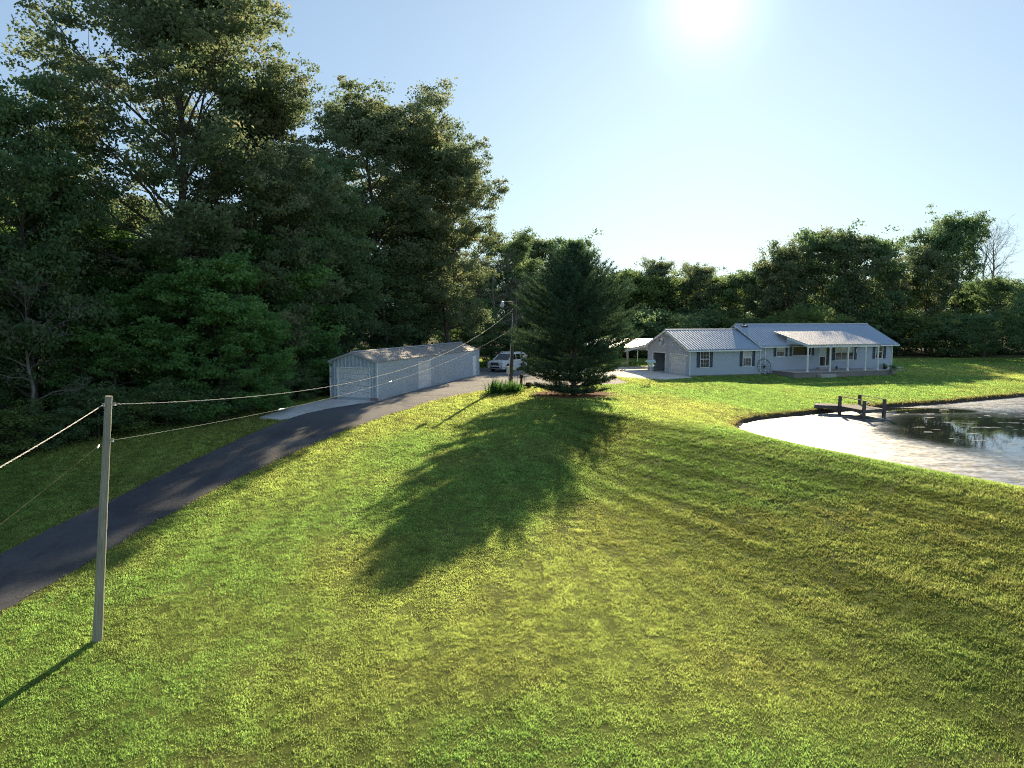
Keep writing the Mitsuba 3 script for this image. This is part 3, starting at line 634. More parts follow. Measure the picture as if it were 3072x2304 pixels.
for u, w in ((7.86, GE - 0.2), (8.42, ME - 0.2), (24.16, ME - 0.2)):
    put('downspout', [box((u, -0.085, 0.05), (u + 0.085, -0.006, w)), slab([(u, -0.1, w), (u + 0.085, -0.1, w), (u + 0.085, -0.40, w + 0.1), (u, -0.40, w + 0.1)], (0, 0, 0.07)), slab([(u, -0.05, 0.0), (u + 0.085, -0.05, 0.0), (u + 0.085, -0.3, -0.02), (u, -0.3, -0.02)], (0, 0, 0.07))], 'white_paint', house, HOUSE)
put('corner_trim', box((-0.012, -0.012, 0.1), (0.09, -0.001, GE - 0.2)), 'white_paint', house, HOUSE)
put('corner_trim', box((24.24, -0.012, 0.16), (24.315, 0.09, ME - 0.2)), 'white_paint', house, HOUSE)
put('vent_pipe', [tube_mesh([(8.55, 3.7, MR - 0.3), (8.55, 3.7, MR + 0.22)], 0.06), box((8.3, 3.45, MR - 0.22), (8.85, 3.9, MR - 0.04))], 'black_paint', house, HOUSE)

def window(key, rows, cols, split=True, mull=0, blind=0.5):
    u0, u1, w0, w1 = WIN[key]
    f = 0.07
    k = put('window', [box((u0 - f, -0.035, w0 - f), (u0, 0.06, w1 + f)), box((u1, -0.035, w0 - f), (u1 + f, 0.06, w1 + f)), box((u0, -0.035, w1), (u1, 0.06, w1 + f)), box((u0, -0.05, w0 - f), (u1, 0.06, w0))], 'white_paint', house, HOUSE)
    bars = []
    if split:
        bars.append(box((u0, -0.005, (w0 + w1) / 2 - 0.03), (u1, 0.045, (w0 + w1) / 2 + 0.03)))
    for m in range(1, mull + 1):
        um = u0 + (u1 - u0) * m / (mull + 1)
        bars.append(box((um - 0.03, -0.006, w0), (um + 0.03, 0.046, w1)))
    if bars:
        put('sash', bars, 'white_paint', k, HOUSE)
    grid = [box((u0 + (u1 - u0) * c / cols - 0.009, 0.004, w0), (u0 + (u1 - u0) * c / cols + 0.009, 0.03, w1)) for c in range(1, cols)]
    grid += [box((u0, 0.005, w0 + (w1 - w0) * r / rows - 0.009), (u1, 0.031, w0 + (w1 - w0) * r / rows + 0.009)) for r in range(1, rows)]
    if grid:
        put('muntin', grid, 'white_paint', k, HOUSE)
    put('pane', slab([(u0, 0.022, w0), (u1, 0.022, w0), (u1, 0.022, w1), (u0, 0.022, w1)], (0, 0.004, 0)), 'dark_glass' if key in ('w1', 'w4') else 'pane_glass', k, HOUSE)
    if blind:
        put('blind', box((u0, 0.11, w1 - (w1 - w0) * blind), (u1, 0.125, w1)), 'blind', k, HOUSE)
    put('lining', box((u0 - 0.1, 0.5, w0 - 0.3), (u1 + 0.1, 0.52, w1 + 0.1)), 'interior', k, HOUSE)
    return k
window('w1', 4, 3, blind=0)
window('w2', 4, 3, blind=0.52)
window('w3', 2, 1, blind=0.4)
window('w4', 1, 1, split=False, blind=0)
window('w5', 1, 1, split=False, mull=2, blind=0.5)
window('w6', 2, 1, blind=0.0)
def shutter(u0, u1, w0, w1):
    k = put('shutter', [box((u0, -0.034, w0), (u0 + 0.05, -0.002, w1)), box((u1 - 0.05, -0.034, w0), (u1, -0.002, w1)), box((u0 + 0.05, -0.034, w1 - 0.06), (u1 - 0.05, -0.002, w1)), box((u0 + 0.05, -0.034, w0), (u1 - 0.05, -0.002, w0 + 0.06)),
                        *[slab([(u0 + 0.05, -0.022, w), (u1 - 0.05, -0.022, w), (u1 - 0.05, -0.006, w + 0.06), (u0 + 0.05, -0.006, w + 0.06)], (0, -0.006, 0)) for w in np.arange(w0 + 0.06, w1 - 0.08, 0.07)]], 'navy', house, HOUSE)
for key, ws in (('w1', 0.34), ('w2', 0.32), ('w3', 0.29), ('w4', 0.33), ('w5', 0.33), ('w6', 0.34)):
    u0, u1, w0, w1 = WIN[key]
    gap = 0.075 if key != 'w6' else 0.10
    shutter(u0 - gap - ws, u0 - gap, w0 - 0.03, w1 + 0.03)
    shutter(u1 + gap, u1 + gap + ws, w0 - 0.03, w1 + 0.03)

# front door with sidelight
dr_ = put('door', [box((14.98, -0.03, 0.66), (15.05, 0.06, 2.70)), box((15.70, -0.03, 0.66), (15.80, 0.06, 2.70)), box((16.21, -0.03, 0.66), (16.28, 0.06, 2.70)), box((15.05, -0.03, 2.63), (16.21, 0.06, 2.70)), box((15.05, -0.03, 0.66), (16.21, 0.06, 0.73)), box((15.05, 0.0, 1.62), (15.70, 0.04, 1.70))], 'white_paint', house, HOUSE, label='front door with sidelight under the porch roof')
put('pane', slab([(15.05, 0.03, 1.70), (15.70, 0.03, 1.70), (15.70, 0.03, 2.63), (15.05, 0.03, 2.63)], (0, 0.01, 0)), 'lens_and_glare', dr_, HOUSE)  # pale colour paints the light reflected in the upper door glass
put('pane', slab([(15.05, 0.03, 0.73), (15.70, 0.03, 0.73), (15.70, 0.03, 1.62), (15.05, 0.03, 1.62)], (0, 0.01, 0)), 'dark_glass', dr_, HOUSE)
put('sidelight', slab([(15.80, 0.03, 0.73), (16.21, 0.03, 0.73), (16.21, 0.03, 2.63), (15.80, 0.03, 2.63)], (0, 0.01, 0)), 'dark_glass', dr_, HOUSE)
put('handle', box((15.62, -0.07, 1.58), (15.66, -0.031, 1.70)), 'chrome', dr_, HOUSE)
# garage doors
def sectional(name, parent, p0, p1, axis, n, M, bsdf='white_door', inset=0.06):
    """horizontal door sections, from p0 (a, w0) to p1 (b, w1); axis u: door plane across v; axis v: across u"""
    a0, w0, a1, w1 = p0[0], p0[1], p1[0], p1[1]
    root = None
    hh = (w1 - w0) / n
    for q in range(n):
        lo, hi = w0 + hh * q + 0.006, w0 + hh * (q + 1) - 0.006
        m = [box((inset, a0, lo), (inset + 0.05, a1, hi))]
        cols_ = 4
        cw = (a1 - a0) / cols_
        for c in range(cols_):
            m.append(box((inset - 0.012, a0 + cw * c + 0.07, lo + 0.07), (inset, a0 + cw * (c + 1) - 0.07, hi - 0.07)))
        if axis == 'u':
            m = [trimesh.Trimesh(x.vertices[:, [1, 0, 2]], x.faces[:, ::-1], process=False) for x in m]
        if root is None:
            root = put(name, m, bsdf, parent, M)
        else:
            put('section', m, bsdf, root, M)
    return root
gd = sectional('garage_door', house, (SHUT_DOOR[0], 0.0), (SHUT_DOOR[1], SHUT_DOOR[3]), 'v', 4, HOUSE)
def casing(v0, v1, w1, t=0.10):
    return [box((-0.03, v0 - t, 0.0), (0.0 - 0.001, v0, w1 + t)), box((-0.03, v1, 0.0), (-0.001, v1 + t, w1 + t)), box((-0.03, v0, w1), (-0.001, v1, w1 + t))]
put('door_casing', casing(SHUT_DOOR[0], SHUT_DOOR[1], SHUT_DOOR[3]), 'white_paint', house, HOUSE)
put('door_casing', casing(OPEN_DOOR[0], OPEN_DOOR[1], OPEN_DOOR[3]), 'white_paint', house, HOUSE)
put('raised_door', slab([(0.2, OPEN_DOOR[0], 2.12), (2.4, OPEN_DOOR[0], 2.2), (2.4, OPEN_DOOR[1], 2.2), (0.2, OPEN_DOOR[1], 2.12)], (0, 0, 0.05)), 'white_door', house, HOUSE)
put('garage_floor', box((0.16, 0.16, -0.02), (7.94, 8.14, 0.035)), 'concrete', house, HOUSE)
for v, w in ((8.05, 2.28), (0.28, 2.02)):
    put('flood_light', [tube_mesh([(-0.012, v, w), (-0.10, v, w)], 0.05), lathe([(0.0, 0.0), (0.035, 0.01), (0.08, 0.13), (0.0, 0.13)], 12).apply_transform(np.array([[0, 0, -1, -0.1], [0.3, 1, 0, v - 0.09], [1, -0.3, 0, w - 0.05], [0, 0, 0, 1.0]])),
                         lathe([(0.0, 0.0), (0.035, 0.01), (0.08, 0.13), (0.0, 0.13)], 12).apply_transform(np.array([[0, 0, -1, -0.1], [-0.3, 1, 0, v + 0.09], [1, 0.3, 0, w - 0.05], [0, 0, 0, 1.0]]))], 'white_paint', house, HOUSE)
# lean-to behind the garage
lean = roof_pitch('lean_to_roof', -0.35, 8.0, 13.0, 1.93, 8.32, 2.70, 'roof_metal', lab='low lean-to roof behind the garage')
put('rake_trim', rake(-0.39, 8.3, 2.66, 13.0, 1.90, 0.14), 'white_paint', house, HOUSE)
for u in (-0.1, 3.9, 7.8):
    put('lean_to_post', box((u, 12.7, -0.05), (u + 0.1, 12.8, 1.93)), 'plank_wood', house, HOUSE)
for v in (9.3, 10.8, 12.1):
    put('lean_to_post', box((7.55, v, -0.05), (7.65, v + 0.1, 2.1)), 'dark_pole_wood', house, HOUSE)
put('lean_to_beam', box((7.56, 8.35, 1.72), (7.64, 12.8, 1.86)), 'dark_pole_wood', house, HOUSE)
for v0, v1 in ((8.4, 9.3), (9.4, 10.8), (10.9, 12.1)):
    put('screen_panel', box((7.585, v0, 0.92), (7.605, v1, 1.72)), 'sheer', house, HOUSE, label='pale upper screen panel under the lean-to roof')
    put('screen_panel', box((7.58, v0, 0.22), (7.61, v1, 0.92)), 'black_paint', house, HOUSE, label='black lower screen panel under the lean-to roof')

# porch: roof, posts, deck, step
pr = roof_pitch('porch_roof', 10.9, 19.6, -3.2, 2.98, 2.0, 4.13, 'porch_metal', lab='pale flat pitched porch roof over the front door')
put('rake_trim', rake(10.862, -3.2, 2.96, -0.2, 2.96 + 3.0 * 0.2212, 0.15), 'white_paint', house, HOUSE)
put('rake_trim', rake(19.603, -3.2, 2.96, -0.2, 2.96 + 3.0 * 0.2212, 0.15), 'white_paint', house, HOUSE)
put('porch_beam', box((10.95, -3.08, 2.74), (19.55, -2.96, 2.955)), 'white_paint', house, HOUSE)
put('porch_infill', prism([(-2.9, 2.99), (-0.02, 2.99), (-0.02, 3.62)], 10.95, 11.0).to_mesh() and to_tm(prism([(-2.9, 2.99), (-0.02, 2.99), (-0.02, 3.62)], 10.95, 11.0)), 'siding', house, HOUSE)
for u in (11.0, 13.62, 15.75, 17.87, 19.42):
    put('porch_post', [box((u, -3.08, 0.46), (u + 0.12, -2.96, 2.74)), box((u - 0.03, -3.11, 0.40), (u + 0.15, -2.93, 0.52)), box((u - 0.02, -3.10, 2.66), (u + 0.14, -2.94, 2.74))], 'white_paint', house, HOUSE)
dk = put('porch_deck', [box((9.4, -0.02, -0.3), (21.0, -3.20, 0.34))], 'brick_skirt', house, HOUSE, label='raised porch floor with brick front')
for q in range(24):
    u0 = 9.36 + q * 0.4875
    put('plank', box((u0 + 0.006, -0.03, 0.34), (u0 + 0.4815, -3.27, 0.40)), 'plank_wood', dk, HOUSE)
put('step', box((14.6, -0.55, 0.40), (16.6, -0.035, 0.56)), 'concrete', house, HOUSE)
put('step', box((12.1, -3.28, -0.2), (13.9, -3.75, 0.14)), 'concrete', house, HOUSE)
# satellite dish on the gable
dish = thing('satellite_dish', 'grey satellite dish on the garage gable above the open door', 'satellite dish')
prof_ = [(0.0, 0.0)] + [(r, 0.28 * r * r / 0.16) for r in np.linspace(0.04, 0.43, 8)]
dmesh = lathe(prof_, 24)
dmesh = trimesh.util.concatenate([dmesh, trimesh.Trimesh(dmesh.vertices + [0, 0, 0.012], dmesh.faces[:, ::-1], process=False)])
DM = HOUSE @ trimesh.transformations.translation_matrix((-0.42, 4.15, 3.12)) @ trimesh.transformations.rotation_matrix(math.radians(-72), (0.2, 1, 0))
put('reflector', dmesh, 'galv', dish, DM, True)
put('arm', tube_mesh([(0.3, 0, 0.02), (0.33, 0, 0.3), (0.05, 0, 0.52)], 0.018), 'galv', dish, DM)
put('receiver', box((-0.03, -0.05, 0.48), (0.1, 0.05, 0.56)), 'black_paint', dish, DM)
put('mast', tube_mesh([(-0.01, 4.15, 2.72), (-0.25, 4.15, 2.74), (-0.36, 4.15, 3.05)], 0.03), 'galv', dish, HOUSE)

# wagon wheel leaning on the front wall
wheel = thing('wagon_wheel', 'old dark wagon wheel leaning on the white wall between garage wing and main house', 'wagon wheel')
WM = HOUSE @ trimesh.transformations.translation_matrix((8.22, -0.26, 0.80)) @ trimesh.transformations.rotation_matrix(math.radians(78), (1, 0, 0))
put('rim', trimesh.creation.torus(0.78, 0.024, 36, 8), 'iron', wheel, WM, True)
put('hub', lathe([(0, -0.16), (0.06, -0.16), (0.10, 0), (0.06, 0.16), (0, 0.16)], 14), 'iron', wheel, WM)
for q in range(12):
    a = q * math.pi / 6
    put('spoke', tube_mesh([(0.08 * math.cos(a), 0.08 * math.sin(a), 0), (0.76 * math.cos(a), 0.76 * math.sin(a), 0)], 0.012, 6), 'iron', wheel, WM)

def planter(x, v, z, label, plant=True, bsdf='black_paint', s=1.0):
    k = thing('planter', label, 'planter')
    M = HOUSE @ trimesh.transformations.translation_matrix((x, v, z)) @ np.diag([s, s, s, 1])
    put('pot', lathe([(0, 0), (0.13, 0), (0.16, 0.1), (0.12, 0.22), (0.2, 0.42), (0.21, 0.45), (0.17, 0.45), (0.16, 0.40), (0, 0.40)], 16), bsdf, k, M, 40)
    if plant:
        rr = np.random.default_rng(int(x * 10))
        (lv, lf), lc = leaf_cloud(rr, np.array([[0, 0, 0.55]]) + rr.normal(0, 0.08, (26, 3)), 16, 0.09, 0.09, DK)
        put('plant', trimesh.Trimesh(lv, lf, process=False), 'leaf_mat', k, M, color=lc)
planter(22.95, -0.45, 0.0, 'black pot with plant standing by the right end of the front wall')
planter(20.95, -3.55, 0.0, 'dark stone urn at the right front corner of the porch', True, 'stone', 1.3)
planter(16.65, -0.6, 0.40, 'small dark pot on the porch right of the front door', False, 'black_paint', 0.6)
ch = thing('wind_chime', 'white wind chime hanging from the porch roof before the wide window', 'wind chime')
for q in range(5):
    put('tube', tube_mesh([(17.2 + 0.03 * math.cos(q * 1.26), -2.6 + 0.03 * math.sin(q * 1.26), 2.15), (17.2 + 0.03 * math.cos(q * 1.26), -2.6 + 0.03 * math.sin(q * 1.26), 2.55 - 0.03 * q)], 0.014, 6), 'white_paint', ch, HOUSE)
put('cap', lathe([(0, 2.56), (0.055, 2.56), (0.055, 2.6), (0, 2.6)], 10), 'white_paint', ch, HOUSE @ trimesh.transformations.translation_matrix((17.2, -2.6, 0)))
put('cord', tube_mesh([(17.2, -2.6, 2.6), (17.2, -2.6, 3.08)], 0.005, 4), 'grey_wire', ch, HOUSE)
wc = thing('well_cap', 'white round well cover lying in the lawn right of the house', 'well cover')
put('lid', lathe([(0, 0.10), (0.42, 0.09), (0.5, 0.05), (0.5, 0.0), (0, 0.0)], 24), 'white_paint', wc, frame(43.3, 82.4, gz(43.3, 82.4)))
put('rim', lathe([(0.5, -0.02), (0.56, -0.02), (0.56, 0.03), (0.5, 0.03)], 24), 'stone', wc, frame(43.3, 82.4, gz(43.3, 82.4)))
for q, (u, v, s) in enumerate([(24.7, -0.3, 0.3), (25.3, -0.1, 0.26), (25.9, 0.1, 0.22), (25.2, 0.5, 0.24)]):
    m = trimesh.creation.icosphere(2, s)
    m.vertices *= [1.2, 0.9, 0.45]
    m.vertices += (meshkit.noise(m.vertices * 5 + q)[:, None] - 0.5) * 0.12
    tag(put('edging_stone', m, 'stone', None, HOUSE @ trimesh.transformations.translation_matrix((u, v, 0.02)), 50), f'grey flat stone beside the right corner of the house, {ORD[q]} from the wall', 'stone', 'stones at the house corner')

# things in the open garage
wb = thing('workbench', 'dark workbench against the inner wall, seen through the open garage door', 'workbench')
put('top', box((5.6, 5.6, 0.86), (6.5, 7.9, 0.92)), 'plank_wood', wb, HOUSE)
for u in (5.65, 6.4):
    for v in (5.65, 7.8):
        put('leg', box((u, v, 0.04), (u + 0.07, v + 0.07, 0.86)), 'plank_wood', wb, HOUSE)
fr = thing('chest_freezer', 'pale chest freezer in the open garage, behind its left door post', 'freezer')
put('cabinet', box((2.2, 6.2, 0.04), (2.9, 7.6, 0.80)), 'white_paint', fr, HOUSE)
put('lid', box((2.18, 6.18, 0.805), (2.92, 7.62, 0.88)), 'white_paint', fr, HOUSE)
tc = thing('tool_chest', 'red tool chest at the right side of the open garage', 'tool chest')
put('cabinet', box((1.6, 4.75, 0.14), (2.2, 5.5, 1.25)), 'red', tc, HOUSE)
for q in range(5):
    put('drawer', box((1.575, 4.79, 0.2 + q * 0.2), (1.598, 5.46, 0.37 + q * 0.2)), 'red', tc, HOUSE)
for v in (4.8, 5.4):
    put('caster', box((1.7, v, 0.04), (1.8, v + 0.06, 0.138)), 'black_paint', tc, HOUSE)
# trailer under the lean-to
tl = thing('utility_trailer', 'low utility trailer with pale side rail parked under the lean-to', 'trailer')
put('bed', box((5.6, 9.0, 0.42), (7.2, 12.0, 0.50)), 'plank_wood', tl, HOUSE)
put('side_rail', box((5.58, 9.0, 0.50), (5.62, 12.0, 0.66)), 'white_paint', tl, HOUSE)
put('side_rail', box((7.18, 9.0, 0.50), (7.22, 12.0, 0.66)), 'white_paint', tl, HOUSE)
for u in (5.45, 7.24):
    put('tyre', lathe([(0.12, 0), (0.3, 0), (0.32, 0.04), (0.32, 0.1), (0.3, 0.14), (0.12, 0.14)], 20), 'tyre', tl, HOUSE @ np.array([[0, 0, 1, u - 0.02], [0, 1, 0, 10.6], [1, 0, 0, 0.33], [0, 0, 0, 1.0]]))
yb = thing('tool_box', 'yellow tool box lying on the trailer bed', 'box')
put('case', box((5.75, 10.6, 0.502), (6.1, 11.2, 0.70)), 'yellow', yb, HOUSE)
put('lid', box((5.74, 10.59, 0.702), (6.11, 11.21, 0.78)), 'yellow', yb, HOUSE)

# carport further back
cpt = thing('carport', 'low open carport with bright metal roof behind the garage, half hidden by the conifer', 'carport')
CPM = HOUSE @ frame(0, 0)
q = [(-4.0, 15.0, 2.15), (6.0, 15.0, 2.15), (6.0, 18.4, 3.05), (-4.0, 18.4, 3.05)]
put('roof', slab(q, (0, -0.02, 0.06)), 'roof_metal', cpt, HOUSE)
put('roof', slab([(-4.0, 18.42, 3.06), (6.0, 18.42, 3.06), (6.0, 22.0, 2.75), (-4.0, 22.0, 2.75)], (0, 0, 0.06)), 'porch_metal', cpt, HOUSE)
for u in (-3.8, 1.0, 5.8):
    for v, w in ((15.2, 2.18), (21.8, 2.78)):
        put('post', box((u, v, -0.1), (u + 0.1, v + 0.1, w)), 'galv', cpt, HOUSE)

# ------------------------------------------------------------------ the long metal shed
SA, SD = np.array([-9.62, 52.3]), math.degrees(math.atan2(19.95, 6.33))
SHED = frame(SA[0], SA[1], -0.10, SD)          # u back along the right wall, v to the left (towards the woods)
shed = thing('metal_shed', 'long low blue grey metal shed with a ribbed roof beside the drive', 'shed')
SL, SW, SE, SRG = 21.0, 3.8, 2.55, 3.22
t = 0.06
o_ = prism([(0, -0.4), (SW, -0.4), (SW, SE), (SW / 2, SRG), (0, SE)], 0, SL)
i_ = prism([(t, -0.5), (SW - t, -0.5), (SW - t, SE - 0.05), (SW / 2, SRG - 0.06), (t, SE - 0.05)], t, SL - t)
FD = (0.62, 3.18, 0.0, 2.10)
SDR = (7.0, 9.3, 0.05, 2.12)
MD = (19.3, 20.2, 0.05, 2.02)
w_ = o_ - i_ - mbox(np.array([-0.2, FD[0], -0.02]), np.array([0.3, FD[1], FD[3]])) - mbox(np.array([SDR[0], -0.2, SDR[2]]), np.array([SDR[1], 0.3, SDR[3]])) - mbox(np.array([MD[0], -0.2, MD[2]]), np.array([MD[1], 0.3, MD[3]]))
wl = put('wall', to_tm(w_), 'shed_metal', shed, SHED)
def trapezoid_rib(p):
    return trimesh.Trimesh(np.array(p, float), [[0, 1, 5], [0, 5, 4], [1, 2, 6], [1, 6, 5], [2, 3, 7], [2, 7, 6], [4, 5, 6], [4, 6, 7], [0, 3, 2], [0, 2, 1]], process=False)
ribs = []
for u in np.arange(0.12, SL - 0.05, 0.3048):
    lo = 0.0
    if SDR[0] - 0.1 < u < SDR[1] + 0.1: lo = SDR[3] + 0.12
    if MD[0] - 0.1 < u < MD[1] + 0.1: lo = MD[3] + 0.1
    ribs.append(trapezoid_rib([(u + o, -0.001 - q, w) for w in (lo, SE - 0.05) for o, q in ((-0.075, 0), (-0.03, 0.04), (0.03, 0.04), (0.075, 0))]))
for v in np.arange(0.12, SW - 0.05, 0.3048):
    lo = 0.0 if not FD[0] - 0.12 < v < FD[1] + 0.12 else FD[3] + 0.12
    top = SE + (SRG - SE) * (1 - abs(v - SW / 2) / (SW / 2)) - 0.06
    ribs.append(trapezoid_rib([(-0.001 - q, v - o, w) for w in (lo, top) for o, q in ((-0.075, 0), (-0.03, 0.04), (0.03, 0.04), (0.075, 0))]))
put('rib', ribs, 'shed_metal', wl, SHED, kind='stuff')
def shed_roof(ve, vr):
    n = np.array([0, -(SRG - SE) * (1 if vr > ve else -1), abs(vr - ve)]); n = n / np.linalg.norm(n)
    q = [np.array([-0.15, ve, SE + 0.02]), np.array([SL + 0.15, ve, SE + 0.02]), np.array([SL + 0.15, vr, SRG + 0.02]), np.array([-0.15, vr, SRG + 0.02])]
    k = put('roof', slab(q, n * 0.03), 'shed_roof_metal', shed, SHED)
    rb = []
    for u in np.arange(0.0, SL + 0.1, 0.3):
        a, b = np.array([u, ve, SE + 0.02]) + n * 0.03, np.array([u, vr, SRG + 0.02]) + n * 0.03
        rb.append(slab([a - [0.025, 0, 0], a + [0.025, 0, 0], b + [0.025, 0, 0], b - [0.025, 0, 0]], n * 0.025))
    put('rib', rb, 'shed_roof_metal', k, SHED, kind='stuff')
shed_roof(-0.08, SW / 2); shed_roof(SW + 0.08, SW / 2)
put('ridge_cap', [slab([(-0.17, SW / 2 - 0.15, SRG + 0.045), (SL + 0.17, SW / 2 - 0.15, SRG + 0.045), (SL + 0.17, SW / 2, SRG + 0.10), (-0.17, SW / 2, SRG + 0.10)], (0, 0, 0.015)), slab([(-0.17, SW / 2, SRG + 0.10), (SL + 0.17, SW / 2, SRG + 0.10), (SL + 0.17, SW / 2 + 0.15, SRG + 0.045), (-0.17, SW / 2 + 0.15, SRG + 0.045)], (0, 0, 0.015))], 'porch_metal', shed, SHED)
put('rake_trim', slab([(-0.19, -0.10, SE + 0.07), (-0.19, SW / 2, SRG + 0.08), (-0.19, SW / 2, SRG - 0.06), (-0.19, -0.10, SE - 0.08)], (0.03, 0, 0)), 'porch_metal', shed, SHED)
put('rake_trim', slab([(-0.19, SW / 2, SRG + 0.08), (-0.19, SW + 0.10, SE + 0.07), (-0.19, SW + 0.10, SE - 0.08), (-0.19, SW / 2, SRG - 0.06)], (0.03, 0, 0)), 'porch_metal', shed, SHED)
for u, v in ((0, 0), (0, SW), (SL, 0)):
    put('corner_trim', [box((u - 0.035, v - 0.035, -0.3), (u + 0.07 if u == 0 else u + 0.03, v + 0.035, SE + 0.0))], 'white_paint', shed, SHED)
put('front_door', [box((-0.04, FD[0] - 0.08, 0), (0.08, FD[0], FD[3] + 0.08)), box((-0.04, FD[1], 0), (0.08, FD[1] + 0.08, FD[3] + 0.08)), box((-0.04, FD[0], FD[3]), (0.08, FD[1], FD[3] + 0.08))], 'white_paint', shed, SHED, label='white roll-up door frame in the shed front')
sectional('roll_up_door', shed, (FD[0], -0.02), (FD[1], FD[3]), 'v', 5, SHED, inset=0.04)
put('side_door_frame', [box((SDR[0] - 0.08, -0.04, SDR[2]), (SDR[0], 0.08, SDR[3] + 0.08)), box((SDR[1], -0.04, SDR[2]), (SDR[1] + 0.08, 0.08, SDR[3] + 0.08)), box((SDR[0], -0.04, SDR[3]), (SDR[1], 0.08, SDR[3] + 0.08))], 'white_paint', shed, SHED)
sectional('side_door', shed, (SDR[0], SDR[2]), (SDR[1], SDR[3]), 'u', 4, SHED, inset=0.03)
put('walk_door', [box((MD[0], -0.02, MD[2]), (MD[1], 0.03, MD[3]))], 'white_paint', shed, SHED, label='narrow white door at the far end of the shed')
put('sill', [box((0.0, -0.07, -0.4), (SL, -0.001, -0.03))], 'concrete', shed, SHED)
put('sill', [box((-0.10, -0.06, -0.4), (-0.002, FD[0] - 0.08, 0.0))], 'brick_skirt', shed, SHED)
put('sill', [box((-0.10, FD[1] + 0.08, -0.4), (-0.002, SW + 0.06, 0.0))], 'brick_skirt', shed, SHED)

